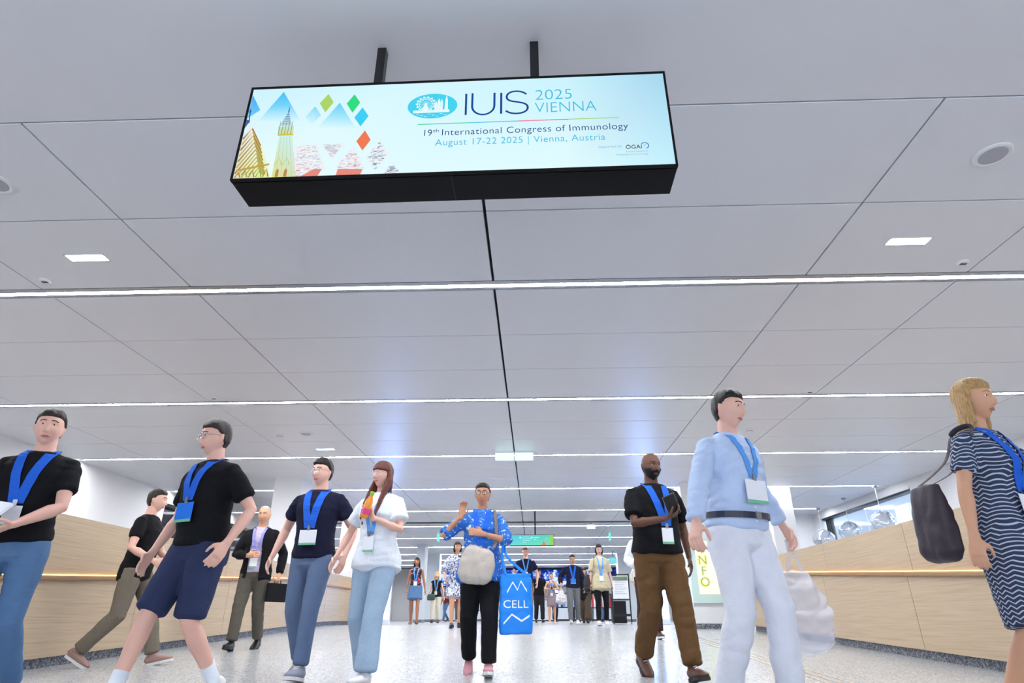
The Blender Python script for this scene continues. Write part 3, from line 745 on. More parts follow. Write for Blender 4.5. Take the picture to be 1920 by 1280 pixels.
# literature racks and high tables far behind
def rack(x, y, cols, label):
    t = thing('literature_rack', label, 'rack', (x, y, 0))
    q = MB()
    for s in (-.45, .45): q.box(s - .02, s + .02, -.15, .15, 0, 1.02)
    for z in (.08, .5, 1.0): q.box(-.45, .45, -.16, .16, z, z + .03)
    q.build('frame', M_black, t)
    for k in range(10):
        q = MB(); q.box(-.42 + k * .085, -.42 + k * .085 + .075, -.12, .1, .53, .93 - .05 * (k % 3)); q.build('brochure', mat('brochure ' + cols[k % len(cols)], {'b': srgb(40, 70, 170), 'w': srgb(230, 232, 238), 'r': srgb(180, 50, 60), 'c': srgb(110, 170, 220)}[cols[k % len(cols)]], .5, vary=.05), t)
rack(1.25, 25.5, 'bwbcwr', 'black rack with blue and white brochures between the far visitors')
rack(2.6, 26.5, 'crwb', 'black rack with mixed brochures behind the woman in beige')
rack(-3.0, 34.5, 'wbwc', 'black brochure rack beside the visitor in red')
def high_table(x, y, label):
    t = thing('high_table', label, 'table', (x, y, 0), group='high tables at the far end')
    q = MB(); q.lathe((0, 0, 0), [(.35, 1.06), (.36, 1.08), (.35, 1.1)], 20); q.build('tabletop', M_white, t)
    q = MB(); q.lathe((0, 0, 0), [(.26, 0), (.25, .02), (.035, .04), (.035, 1.06)], 16); q.build('pedestal', M_alu, t)
high_table(-2.1, 35.5, 'white high table far left of the centre, under the video wall'); high_table(-.6, 35.0, 'white high table behind the lady in blue, under the video wall'); high_table(3.4, 34, 'white high table far right, under the video wall')
t = thing('far_counter', 'long white counter far down the hall below the video wall', 'counter', (0, 36.9, 0))
q = MB(); q.box(-6, 6, -.3, .3, .05, 1.05); q.build('body', mat('white laminate', srgb(214, 222, 232), .4, vary=.02), t)
q = MB(); q.box(-6.05, 6.05, -.35, .33, 1.05, 1.1); q.build('worktop', M_alu, t)
q = MB(); q.box(-6, 6, -.27, .28, 0, .05); q.build('plinth', M_black, t)
# ------------------------------------------------------------------ people
def remesh(q, voxel, smooth=4, noise=0, seed=0, nscale=14, name='m'):
    """one continuous surface from overlapping closed shapes"""
    me = q.mesh(name); o = bpy.data.objects.new('tmp', me); C.objects.link(o)
    r = o.modifiers.new('r', 'REMESH'); r.mode = 'VOXEL'; r.voxel_size = voxel; r.use_smooth_shade = True
    if smooth:
        s = o.modifiers.new('s', 'SMOOTH'); s.factor = .5; s.iterations = smooth
    dg = bpy.context.evaluated_depsgraph_get()
    out = bpy.data.meshes.new_from_object(o.evaluated_get(dg))
    bpy.data.objects.remove(o); bpy.data.meshes.remove(me)
    if noise and len(out.vertices):
        n = len(out.vertices); co = np.empty(n * 3); out.vertices.foreach_get('co', co); co = co.reshape(-1, 3)
        no = np.empty(n * 3); out.vertex_normals.foreach_get('vector', no); no = no.reshape(-1, 3)
        rg = np.random.RandomState(seed); d = np.zeros(n)
        for _ in range(7):
            k = rg.normal(size=3); k /= np.linalg.norm(k); k[2] *= 1.5; f = nscale * rg.uniform(.5, 1.9)
            wob = np.sin(co @ rg.normal(size=3) * nscale * .5 + rg.uniform(0, 6))
            d += np.sin(co @ k * f * 2 + rg.uniform(0, 6) + 1.2 * wob)
        d = np.abs(d / 7) * 2 - .6
        co = co + no * (d * noise)[:, None]
        out.vertices.foreach_set('co', co.ravel()); out.update()
    out.polygons.foreach_set('use_smooth', [True] * len(out.polygons))
    return out
def ik(a, b, l1, l2, pole):
    a, b, pole = Vector(a), Vector(b), Vector(pole)
    d = b - a; L = d.length; mx = (l1 + l2) * .998
    if L > mx: b = a + d * (mx / L); d = b - a; L = mx
    x = (l1 * l1 - l2 * l2 + L * L) / (2 * L); h = math.sqrt(max(0, l1 * l1 - x * x))
    u = d / L; p = pole - u * pole.dot(u); p = p.normalized() if p.length > 1e-6 else u.orthogonal()
    return a + u * x + p * h, b
def lerp(a, b, t): return Vector(a) * (1 - t) + Vector(b) * t

def head_shape(d, hair=0, fem=False):
    """radius vector of the head in the direction d (x side, -y face, z up), head half height 1"""
    x, y, z = d
    ax, ay, az = .075, .094, .117
    if z > 0:                                    # fuller crown
        h_ = math.hypot(x, y)
        if h_ > 1e-6: s_ = (1 - z ** 2.6) ** .44 / h_; x, y = x * s_, y * s_
    px, py, pz = x * ax, y * ay, z * az
    if z < 0:
        k = -z
        px *= 1 - (.34 if not fem else .42) * k ** 1.6
        if y > 0: py *= 1 - .55 * k ** 1.3
        else: py *= 1 - .12 * k ** 2
    else:
        py *= 1 + .06 * z if y > 0 else 1 - .04 * z
    f = max(0, -y)                               # how far the direction looks forward
    g = lambda a, s: math.exp(-(a / s) ** 2)
    zz = pz / .117
    if f > .3:
        push = 0
        push += .007 * g(zz - .22, .12) * g(px, .05)                       # brow
        for sx in (-1, 1): push -= .010 * g(px - sx * .030, .016) * g(zz - .05, .10)   # eye sockets
        for sx in (-1, 1): push += .004 * g(px - sx * .040, .02) * g(zz + .25, .18)    # cheeks
        nz = -.02 - zz                                                      # nose grows downwards, stops above the lip
        if -.2 < nz < .42: push += .024 * g(px, .0105 + .004 * max(0, nz)) * min(1, max(0, (nz + .2) / .5)) * (1 if nz < .33 else max(0, (.42 - nz) / .09))
        push += .005 * g(px, .022) * g(zz + .56, .07)                       # lips
        push -= .004 * g(px, .03) * g(zz + .70, .05)
        push += .008 * g(px, .022) * g(zz + .88, .12)                       # chin
        py -= push
    return Vector((px, py, pz))
def hand(q, W, d, n, side, curl=.5, k=1.0, spread=.0):
    """palm and five fingers: W wrist, d pointing direction, n where the palm looks, side = towards the thumb"""
    W, d, n, side = Vector(W), Vector(d).normalized(), Vector(n), Vector(side)
    n = (n - d * n.dot(d)).normalized(); s = d.cross(n)
    if s.dot(side) < 0: s = -s
    q.loft([W - d * .03 * k, W + d * .02 * k, W + d * .055 * k, W + d * .09 * k], [(.026 * k, .02 * k), (.032 * k, .017 * k), (.041 * k, .016 * k), (.041 * k, .013 * k)], side=s, n=12, dome=.4)
    for i, (off, ln) in enumerate(((.030, .072), (.010, .082), (-.011, .076), (-.031, .060))):
        p = W + d * .085 * k + s * off * k; a = curl * .25; pts = [p]
        for j, fr in enumerate((.45, .32, .23)):
            a += curl * (.55 if j else .35)
            dd = (d * math.cos(a) + n * math.sin(a) + s * spread * (off / .03)).normalized()
            p = p + dd * ln * fr * k; pts.append(p)
        q.loft(pts, [(.0095 * k, .0095 * k), (.009 * k, .009 * k), (.0085 * k, .0085 * k), (.0068 * k, .0068 * k)], n=8, dome=.8)
    p0 = W + d * .022 * k + s * .026 * k; p1 = p0 + (d * .6 + s * .7 + n * .35 * curl).normalized() * .038 * k
    p2 = p1 + (d * .85 + s * .15 + n * (.35 + .5 * curl)).normalized() * .03 * k; p3 = p2 + (d * .9 - s * .1 + n * (.3 + .6 * curl)).normalized() * .024 * k
    q.loft([p0, p1, p2, p3], [(.013 * k, .013 * k), (.0115 * k, .0115 * k), (.010 * k, .010 * k), (.0075 * k, .0075 * k)], n=8, dome=.8)

SKIN = {'fair': srgb(226, 178, 160), 'tan': srgb(206, 156, 126), 'olive': srgb(190, 138, 108), 'brown': srgb(98, 66, 52), 'medium': srgb(168, 116, 88)}
def skin(k): return mat('skin ' + k, SKIN[k], .5, spec=.35, bump=.06, bscale=220, vary=.07, vscale=14)
def cloth(name, rgb, rough=.88, vary=.10): return mat('cloth ' + name, srgb(*rgb), rough, spec=.2, bump=.55, bscale=24, vary=vary, vscale=12)
def hairm(name, rgb):
    def f(nt, v, b):
        n = tex(nt, 'Noise', mapping(nt, v, (60, 60, 5)), 3, Detail=5)
        c = srgb(*rgb); r = cramp(nt, [(.3, tuple(x * .55 for x in c[:3]) + (1,)), (.7, tuple(min(1, x * 1.35) for x in c[:3]) + (1,))])
        nt.links.new(n.outputs['Fac'], r.inputs[0]); nt.links.new(r.outputs[0], b.inputs['Base Color'])
        bp = nt.nodes.new('ShaderNodeBump'); bp.inputs['Strength'].default_value = .5; bp.inputs['Distance'].default_value = .01; nt.links.new(n.outputs['Fac'], bp.inputs['Height']); nt.links.new(bp.outputs['Normal'], b.inputs['Normal'])
    return ramp_mat('hair ' + name, f, rough=.45)
M_eye = mat('eye white', srgb(238, 236, 232), .2, vary=.01); M_iris = mat('dark iris', srgb(40, 28, 22), .15, vary=.1)
M_lip = mat('lips', srgb(186, 104, 98), .45, vary=.05); M_lip_d = mat('lips dark', srgb(120, 66, 62), .45, vary=.05)
M_lens = mat('spectacle lens', srgb(220, 226, 235), .05, alpha=.12)
M_badge = mat('white badge card', srgb(238, 240, 246), .4, vary=.01)
M_sole = mat('white rubber sole', srgb(226, 224, 222), .6, vary=.03); M_soled = mat('dark rubber sole', srgb(36, 34, 34), .6, vary=.05)
M_lany = cloth('royal blue lanyard', (40, 98, 205), vary=.06); M_lany_l = cloth('light blue lanyard', (92, 158, 232), vary=.06)

PEOPLE = {}
def person(label, loc, yaw, h, *, fem=False, sk='fair', vox=.0068, lean=0, heavy=1.0, lf=(-.26, .085, -12), rf=(.24, .13, 28), lfx=.10, rfx=-.10,
           wl=(.26, .10, .90), wr=(-.26, -.14, .90), pl=None, pr=None, hl=None, hr=None, curl=(.5, .5), head=(0, 0, 0),
           top=None, bottom=None, shoes=None, hair=None, glasses=None, lanyard=None, beard=None, jacket=None, belt=None, face=True, hide_hand=(False, False), socks=None):
    """builds one person: body, hair, clothes, shoes and worn things are parts.  Lengths for a height of 1.75 m, scaled to h"""
    k = h / 1.75
    x, y = loc; t = thing('person', label, 'person', (x, y, fl(y)), math.radians(yaw)); t.scale = (k, k, k)
    sw = (.168 if fem else .188) * (1 + (heavy - 1) * .35); hw = .160 if fem else .155
    # ---- legs first: pelvis height follows from the stride
    L1, L2 = .435, .425; hx = .088
    ank = [Vector((lfx, lf[0], lf[1])), Vector((rfx, rf[0], rf[1]))]
    hipz = .93
    for s, a in zip((1, -1), ank):
        hd = math.hypot(a.x - s * hx, a.y); hipz = min(hipz, a.z + math.sqrt(max(.1, (L1 + L2) ** 2 * .992 - hd * hd)))
    dz = hipz - .93
    ln = math.radians(lean); 
    def T(p):        # torso point: leans about the pelvis, sinks with it
        px, py, pz = p; r = pz - .93
        return Vector((px, py * math.cos(ln) - r * math.sin(ln), .93 + dz + r * math.cos(ln) + py * math.sin(ln)))
    hips = [T((hx, 0, .93)), T((-hx, 0, .93))]
    knees = []; 
    for i, s in enumerate((1, -1)):
        kn, an = ik(hips[i], ank[i], L1, L2, (s * .05, -1, 0)); knees.append(kn); ank[i] = an
    sh = [T((sw * .95, .004, 1.392)), T((-sw * .95, .004, 1.392))]
    A1, A2 = (.275, .25) if fem else (.29, .26)
    wr_ = [Vector(wl) + Vector((0, 0, dz)), Vector(wr) + Vector((0, 0, dz))]; elb = []
    poles = [pl or (.55, .8, -.3), pr or (-.55, .8, -.3)]
    for i in (0, 1):
        e, wv = ik(sh[i], wr_[i], A1, A2, poles[i]); elb.append(e); wr_[i] = wv
    # ---- torso rings: z, half width, half depth, y centre
    hv = heavy
    if fem: rings = [(.80, .09, .085, .0), (.87, .155, .115, .01), (.94, .168 * hv, .122 * hv, .012), (1.02, .145 * hv, .105 * hv, .0), (1.11, .122 * hv, .09 * hv, -.004), (1.20, .130 * hv, .098 * hv, -.006), (1.28, .145, .122 * hv, -.012), (1.34, .150, .108, -.004), (1.405, .145, .082, .006), (1.45, .09, .066, .012), (1.48, .05, .05, .014)]
    else: rings = [(.80, .09, .085, .0), (.87, .15, .11, .01), (.94, .160 * hv, .118 * hv, .008), (1.03, .148 * hv, .110 * hv, -.002), (1.12, .146 * hv, .110 * hv, -.006), (1.22, .158, .116 * hv, -.006), (1.31, .172, .118, -.004), (1.38, .172, .10, .004), (1.425, .15, .08, .010), (1.465, .09, .066, .014), (1.49, .055, .052, .014)]
    def torso(q, off=0, z0=None, z1=None, flare=0):
        pts = []; rad = []
        lo = z0 if z0 is not None else rings[0][0]; hi_ = z1 if z1 is not None else rings[-1][0]
        zs = sorted(set([lo, hi_] + [r[0] for r in rings if lo < r[0] < hi_]))
        for z in zs:
            if z <= rings[0][0]: a, b, c = rings[1][1:] ; 
            else:
                for r0, r1 in zip(rings[:-1], rings[1:]):
                    if r0[0] <= z <= r1[0]:
                        f = (z - r0[0]) / (r1[0] - r0[0]); a, b, c = [r0[i] * (1 - f) + r1[i] * f for i in (1, 2, 3)]; break
                else: a, b, c = rings[-1][1:]
            if off > 0 and z < .94: a = max(a, rings[2][1]); b = max(b, rings[2][2])
            if off and off < 0 and z > 1.38: a, b = a + .010, b + .010
            fl_ = flare * max(0, (1.15 - z) / .3)
            pts.append(T((0, c, z))); rad.append((a + off + fl_, b + off + fl_))
        q.loft(pts, rad, n=28, dome=.35, power=.86)
    def arm(q, i, off=0, upto=2.0, body=False):
        S, E, Wp = sh[i], elb[i], wr_[i]
        if body: prof = [(0, .050), (.12, .053), (.3, .049), (.7, .043), (1.0, .039), (1.25, .043), (1.6, .034), (1.9, .026), (2.0, .026)]
        else: prof = [(0, .052), (.12, .056), (.3, .056), (.7, .052), (1.0, .049), (1.25, .048), (1.6, .043), (1.9, .039), (2.0, .038)]
        ff = .86 if fem else 1.0
        pts = []; rad = []
        ts = sorted(set([p[0] for p in prof if p[0] < upto] + [upto]))
        for tt in ts:
            for (t0, r0), (t1, r1) in zip(prof[:-1], prof[1:]):
                if t0 <= tt <= t1: r = r0 + (r1 - r0) * (tt - t0) / (t1 - t0); break
            pts.append(lerp(S, E, tt) if tt <= 1 else lerp(E, Wp, tt - 1)); rad.append((r * ff + off * min(1, .35 + tt * 1.1),) * 2)
        sx = 1 if i == 0 else -1
        pts = [T((sx * .075, .016, 1.435)), T((sx * sw * .62, .010, 1.418))] + pts; rad = [(.034 + off * .3,) * 2, (.040 + off * .35,) * 2] + rad
        q.loft(pts, rad, side=(0, 1, 0), n=16, dome=.25)
    def leg(q, i, off=0, upto=2.0, body=False, flare=0, taper=None):
        Hp, K, A = hips[i], knees[i], ank[i]
        prof = [(0, .088), (.2, .088), (.6, .072), (1.0, .053), (1.3, .055), (1.7, .040), (2.0, .036)] if body else [(0, .094), (.2, .092), (.6, .080), (1.0, .066), (1.3, .063), (1.7, .058), (2.0, .056)]
        fw = 1.04 if fem and not body else (1.0)
        if body and fem: fw = 1.0
        pts = []; rad = []
        for tt in sorted(set([p[0] for p in prof if p[0] < upto] + [upto])):
            for (t0, r0), (t1, r1) in zip(prof[:-1], prof[1:]):
                if t0 <= tt <= t1: r = r0 + (r1 - r0) * (tt - t0) / (t1 - t0); break
            pts.append(lerp(Hp, K, tt) if tt <= 1 else lerp(K, A, tt - 1)); rr = r * fw * (1 + (hv - 1) * .5) + off + flare * max(0, tt - .8)
            rad.append((rr, rr))
        q.loft(pts, rad, n=16, dome=.2)
    # ---- body
    q = MB(); torso(q, -.014 if top and top.get('sleeve', .55) else -.004, z0=.85)
    neck0, nt_ = T((0, .016, 1.42)), T((0, -.004, 1.60))
    nr = .048 if fem else .057
    q.loft([neck0, lerp(neck0, nt_, .5), nt_], [(nr * 1.25,) * 2, (nr,) * 2, (nr * .98,) * 2], n=16)
    for i in (0, 1):
        arm(q, i, off=-.010 if top and not isinstance(top.get('sleeve', .55), tuple) and top.get('sleeve', .55) > 1.5 else -.002, body=True, upto=2.0); leg(q, i, off=-.014 if bottom and bottom['kind'] in ('trousers', 'jeans') else 0, body=True)
        d = (wr_[i] - elb[i]).normalized(); sx = 1 if i == 0 else -1
        spec = (hl, hr)[i] or {}
        dd = Vector(spec.get('d', d)); nn = Vector(spec.get('n', (-sx, .25, 0))); ss = Vector(spec.get('s', (0, -1, .2)))
        hand(q, wr_[i], dd, nn, ss, curl[i], k=.93 if fem else 1.02, spread=.05)
        a = ank[i]; pit = math.radians((lf, rf)[i][2]); fy = Vector((0, -math.cos(pit), -math.sin(pit)))
        q.loft([a + Vector((0, .03, -.02)), a + fy * .06 + Vector((0, 0, -.035)), a + fy * .15 + Vector((0, 0, -.055))], [(.032, .03), (.036, .026), (.034, .014)], side=(1, 0, 0), n=12)
    # head
    hz, hn, hr_ = [math.radians(a) for a in head]
    Hm = Matrix.Rotation(hz, 3, 'Z') @ Matrix.Rotation(hn - ln * .3, 3, 'X') @ Matrix.Rotation(hr_, 3, 'Y')
    hc = T((0, -.018, 1.63)); hs_ = .965 if fem else 1.0
    def HP(p): return hc + Hm @ (Vector(p) * hs_)
    nu, nv = (84, 64) if vox < .009 else (40, 32); vs = []; fs = []; hl_v = []
    for j in range(nv + 1):
        th = min(PI - .03, max(.03, PI * j / nv))
        for i in range(nu):
            ph = 2 * PI * i / nu; hp_ = head_shape((math.sin(th) * math.cos(ph), math.sin(th) * math.sin(ph), math.cos(th)), fem=fem); hl_v.append(hp_); vs.append(HP(hp_))
    for j in range(nv):
        for i in range(nu): fs.append((j * nu + i, (j + 1) * nu + i, (j + 1) * nu + (i + 1) % nu, j * nu + (i + 1) % nu))
    fs += [tuple(range(nu)), tuple(nv * nu + i for i in range(nu))[::-1]]
    q.add(vs, fs); fbv = BVHTree.FromPolygons(hl_v, fs)
    def FY(px, pz):
        r = fbv.ray_cast(Vector((px, -.4, pz)), Vector((0, 1, 0))); return r[0].y if r[0] is not None else -.08
    for sx in (-1, 1):      # ears
        q.loft([HP((sx * .068, .012, -.035)), HP((sx * .077, .014, -.005)), HP((sx * .079, .018, .022))], [(.010, .006), (.015, .009), (.013, .008)], side=(0, 1, 0), n=10)
    body = link('body', remesh(q, vox, smooth=1, name='body'), skin(sk), t)
    # ---- clothes
    surf = None
    def garment(name, q, m, voxel=None, noise=.004, seed=1, smooth=5, ns=14):
        return link(name, remesh(q, voxel or vox * 1.3, smooth=smooth, noise=noise, seed=seed + int(abs(x * 100)), nscale=ns, name=name), m, t)
    if bottom:
        kind = bottom['kind']; q = MB(); off = bottom.get('off', .004)
        if kind in ('trousers', 'jeans', 'shorts'):
            torso(q, .008 + off * .6, z0=.835, z1=bottom.get('waist', .99 if not belt else 1.03))
            for i in (0, 1): leg(q, i, off, upto=bottom.get('len', 1.93 if kind != 'shorts' else .92), flare=bottom.get('flare', 0))
            go = garment({'jeans': 'jeans', 'shorts': 'shorts'}.get(kind, 'trousers'), q, bottom['m'], noise=bottom.get('noise', .0055), seed=3, ns=9)
        else:       # skirt: one loft from the waist to the hem around both legs
            zt, zb = bottom.get('waist', 1.05), bottom.get('hem', .55)
            pts = []; rad = []
            kc = (knees[0] + knees[1]) / 2
            for j in range(7):
                f = j / 6; z = zt + (zb - zt) * f
                fk = max(0, (.93 - z) / .43); cx_ = kc.x * fk; cy_ = kc.y * min(fk, 1.0)
                spread = abs(knees[0].y - knees[1].y) / 2 * min(fk, 1)
                a = (.140 if z > 1.0 else .175) + bottom.get('flare', .0) * f + .012; b = (.105 if z > 1.0 else .13) + spread * .75 + bottom.get('flare', 0) * f * .7 + .01
                pts.append(Vector((cx_, cy_, z + dz))); rad.append((a * hv, b * hv))
            q.loft(pts, rad, n=28, dome=.1, power=.9)
            go = garment('skirt', q, bottom['m'], noise=bottom.get('noise', .006), seed=5)
    if top:
        q = MB(); off = top.get('off', .012)
        torso(q, off, z0=top.get('hem', .90), z1=top.get('neck', 1.455), flare=top.get('flare', .010))
        sl = top.get('sleeve', .55)
        if sl: 
            for i in (0, 1):
                arm(q, i, top.get('soff', off * .9), upto=sl[i] if isinstance(sl, tuple) else sl)
        if 'skirt' in top:
            zb = top['skirt']; kc = (knees[0] + knees[1]) / 2; pts = []; rad = []
            for j in range(8):
                f = j / 7; z = 1.08 + (zb - 1.08) * f; fk = max(0, (.93 - z) / .43)
                spread = abs(knees[0].y - knees[1].y) / 2 * min(fk, 1)
                a = (.13 + .06 * min(1, (1.08 - z) / .14)) * hv + top.get('flare', 0) * f; b = (.10 + .035 * min(1, (1.08 - z) / .14)) * hv + spread * .7 + top.get('flare', 0) * f * .6
                pts.append(Vector((kc.x * fk, kc.y * min(1, fk), z + dz))); rad.append((a, b))
            q.loft(pts, rad, n=28, dome=.1, power=.9)
        surf = garment(top.get('name', 'shirt'), q, top['m'], noise=top.get('noise', .005), seed=7)
        if top.get('collar'):
            cq = MB(); n = 24; rr = (.070 if fem else .078)
            vs = []; fs = []
            for j, (z, r) in enumerate(((1.445, rr * 1.12), (1.482, rr * .98), (1.484, rr * 1.05), (1.447, rr * 1.3))):
                for i in range(n):
                    a = -PI / 2 + .22 + (2 * PI - .44) * i / (n - 1); fr = max(0, -math.sin(a))
                    vs.append(T((r * math.cos(a), r * math.sin(a) * .95 + .006, z - .030 * fr)))
            for j in range(4):
                for i in range(n - 1): fs.append((j * n + i, j * n + i + 1, ((j + 1) % 4) * n + i + 1, ((j + 1) % 4) * n + i))
            cq.add(vs, fs); cq.build('collar', top.get('cm', top['m']), surf, smooth=True)
        if top.get('placket'):
            bv0 = BVHTree.FromPolygons([v.co for v in surf.data.vertices], [p.vertices[:] for p in surf.data.polygons])
            for kk in range(6):
                z = 1.38 - kk * .075; hit = bv0.ray_cast(T((0, -.6, z)), Vector((0, 1, 0)))
                if hit[0] is not None:
                    bq = MB(); bq.lathe(hit[0], [(.006, .001), (.006, -.003), (.003, -.004)], 8, axis=(0, 1, 0)); bq.build('button', M_white, surf)
    if jacket:
        q = MB(); off = jacket.get('off', .028)
        torso(q, off, z0=jacket.get('hem', .82), z1=1.45, flare=.01)
        for i in (0, 1): arm(q, i, .014, upto=1.95)
        jm = remesh(q, vox * 1.4, smooth=4, noise=.006, seed=9, name='jacket')
        # open front: remove a wedge
        bm = bmesh.new(); bm.from_mesh(jm)
        op = jacket.get('open', .06); dead = []
        for v in bm.verts:
            zz = v.co.z - dz
            if v.co.y < -.03 and abs(v.co.x) < op * (1 - .25 * (zz - 1.0)) and zz > .6: dead.append(v)
        bmesh.ops.delete(bm, geom=dead, context='VERTS'); bm.to_mesh(jm); bm.free()
        jo = link('jacket', jm, jacket['m'], t); so = jo.modifiers.new('thickness', 'SOLIDIFY'); so.thickness = .008; so.offset = -1
    if belt:
        q = MB(); n = 40; z = belt.get('z', 1.005); vs = []; fs = []
        a, b = (rings[3][1] + .034) * 1.0, (rings[3][2] + .034)
        for j, (zz, e) in enumerate(((-.017, 0), (-.017, .006), (.017, .006), (.017, 0))):
            for i in range(n):
                an = 2 * PI * i / n; ca, sa = math.cos(an), math.sin(an); vs.append(T(((a + e) * math.copysign(abs(ca) ** .86, ca), (b + e) * math.copysign(abs(sa) ** .86, sa), z + zz)))
        for j in range(4):
            for i in range(n): fs.append((j * n + i, j * n + (i + 1) % n, ((j + 1) % 4) * n + (i + 1) % n, ((j + 1) % 4) * n + i))
        q.add(vs, fs); bo = q.build('belt', belt['m'], t, smooth=False)
        q = MB(); p = T((0, -b - .008, z)); q.box(p.x - .02, p.x + .02, p.y - .006, p.y + .004, p.z - .018, p.z + .018); q.build('buckle', M_alu, bo)
    if shoes:
        for i in (0, 1):
            a = ank[i]; pit = math.radians((lf, rf)[i][2])
            Rm = Matrix.Rotation(pit, 3, 'X')      # positive: toe down
            def SP(p): return a + Rm @ Vector(p)
            hh = shoes.get('high', .0); q = MB(); zb = -.085
            if shoes.get('kind') == 'sandal':
                q.loft([SP((0, .06, zb + .012)), SP((0, 0, zb + .012)), SP((0, -.10, zb + .01)), SP((0, -.17, zb + .01))], [(.034, .01), (.036, .01), (.046, .01), (.034, .01)], n=14)
                so = q.build('shoe', shoes['m'], t, smooth=True)
                for yy in (-.02, -.11):
                    q = MB(); q.tube([SP((.045 * math.cos(a_), yy, zb + .015 + .055 * math.sin(a_))) for a_ in [PI * j / 8 for j in range(9)]], .006, 6); q.build('strap', shoes['m'], so)
                continue
            prof = [(.065, .026, .02, .045), (.05, .036, .045, .055), (.0, .040, .052 + hh * .3, .058), (-.05, .042, .043, .047), (-.10, .047, .034, .038), (-.145, .046, .027, .031), (-.175, .036, .020, .026), (-.19, .016, .012, .022)]
            q.loft([SP((0, yy, zb + .015 + c * .72)) for yy, wd, hg, c in prof], [(wd, hg * .9) for yy, wd, hg, c in prof], side=Rm @ Vector((1, 0, 0)), n=18, dome=.4)
            q.loft([SP((0, .004, -.04)), SP((0, .008, .012 + hh))], [(.038, .044), (.040, .044)], n=16, dome=.1)
            so = link('shoe', remesh(q, max(vox, .006), smooth=3, name='shoe'), shoes['m'], t)
            q = MB(); ol = [(.070, .0), (.062, .026), (.03, .036), (-.03, .036), (-.09, .047), (-.14, .048), (-.18, .034), (-.20, .0)]
            pts = [(wd, yy) for yy, wd in ol] + [(-wd, yy) for yy, wd in ol[::-1] if wd > 0]
            q.prism([SP((px, py, zb)) for px, py in pts], Rm @ Vector((0, 0, .024))); q.build('sole', shoes.get('sole', M_sole), so)
            if shoes.get('laces'):
                for j in range(4):
                    yy = -.045 - j * .022; zz = zb + .098 - j * .011
                    q = MB(); q.tube([SP((-.02, yy, zz - .006)), SP((0, yy, zz)), SP((.02, yy, zz - .006))], .0035, 6); q.build('lace', shoes['laces'], so)
    if socks:
        for i in (0, 1):
            q = MB(); q.loft([lerp(knees[i], ank[i], .72), ank[i], ank[i] + Vector((0, -.02, -.03))], [(.046, .046), (.042, .042), (.042, .045)], n=16, dome=.1); q.build('sock', socks, t, smooth=True)
    # ---- hair
    if hair:
        st = hair['style']; q = MB(); vs = []; fs = []; nu, nv = (48, 40) if vox < .009 else (32, 26)
        rg = random.Random(hair.get('seed', 1))
        for j in range(nv + 1):
            th = min(PI - .03, max(.03, PI * j / nv))
            for i in range(nu):
                ph = 2 * PI * i / nu; d = (math.sin(th) * math.cos(ph), math.sin(th) * math.sin(ph), math.cos(th))
                p = head_shape(d, fem=fem); zz = p.z / .117; yy = p.y / .093; side_ = abs(p.x) / .074
                # hairline: high over the forehead, in front of the ears, down to the nape
                line = (.50 - .06 * side_) if yy < -.35 else (.50 - (yy + .35) * 1.15 if yy < .35 else -.55)
                if st == 'receding': line += .28 if yy < .1 else -.05
                if st == 'fringe': line -= .22 if yy < -.35 else (.25 if yy < .2 else .2)
                if st in ('long', 'bob'): line -= hair.get('bangs', 0.05) if yy < -.35 else .25
                vol = max(.009, hair.get('vol', .016))
                m_ = min(1, max(-1, (zz - line) / .10)); add = vol * m_ if m_ > 0 else -.02
                if m_ > 0: add *= (.65 + .5 * max(0, zz)) * (1 + min(1, 1.6 * math.sin(th)) * (.12 * math.sin(ph * 9 + zz * 5) + .08 * math.sin(ph * 21)))
                L = p.length; vs.append(HP(p * ((L + add) / L)))
        for j in range(nv):
            for i in range(nu): fs.append((j * nu + i, (j + 1) * nu + i, (j + 1) * nu + (i + 1) % nu, j * nu + (i + 1) % nu))
        fs += [tuple(range(nu)), tuple(nv * nu + i for i in range(nu))[::-1]]
        q.add(vs, fs)
        if st == 'long':
            ln_ = hair.get('len', .34)
            for sx in (-1, 1):
                for j in range(5):
                    a = .25 + j * .30; bx_ = sx * .074 * math.cos(a * .9); by = .088 * math.sin(a) - .015; l2 = ln_ * rg.uniform(.85, 1.0)
                    fo = -hair.get('front', .0) * (1 if j < 2 else 0)
                    q.loft([HP((bx_ * .95, by, .05)), HP((bx_ * 1.12, by, -.04)), HP((bx_ * 1.15, by + .005 + fo * .4, -.13)), HP((bx_ * 1.2, by + fo + .02, -.06 - l2 * .6)), HP((bx_ * 1.05, by + fo * 1.3 + .015, -.06 - l2))], [(.020, .026), (.022, .028), (.022, .026), (.02, .022), (.008, .01)], n=10, dome=.4)
        if st == 'bob':
            for sx in (-1, 1):
                for j in range(5):
                    a = .1 + j * .33; bx_ = sx * .076 * math.cos(a * .9); by = .09 * math.sin(a) - .01
                    q.loft([HP((bx_, by, .05)), HP((bx_ * 1.12, by, -.03)), HP((bx_ * 1.08, by, -.10))], [(.02, .025), (.02, .024), (.012, .014)], n=10)
        if st == 'bun': q.loft([HP((0, .07, .06)), HP((0, .12, .07)), HP((0, .15, .05))], [(.03, .03), (.045, .045), (.025, .025)], n=14)
        link('hair', remesh(q, max(.0055, vox * .85), smooth=1, noise=.0018, seed=5, nscale=45, name='hair'), hair['m'], t)
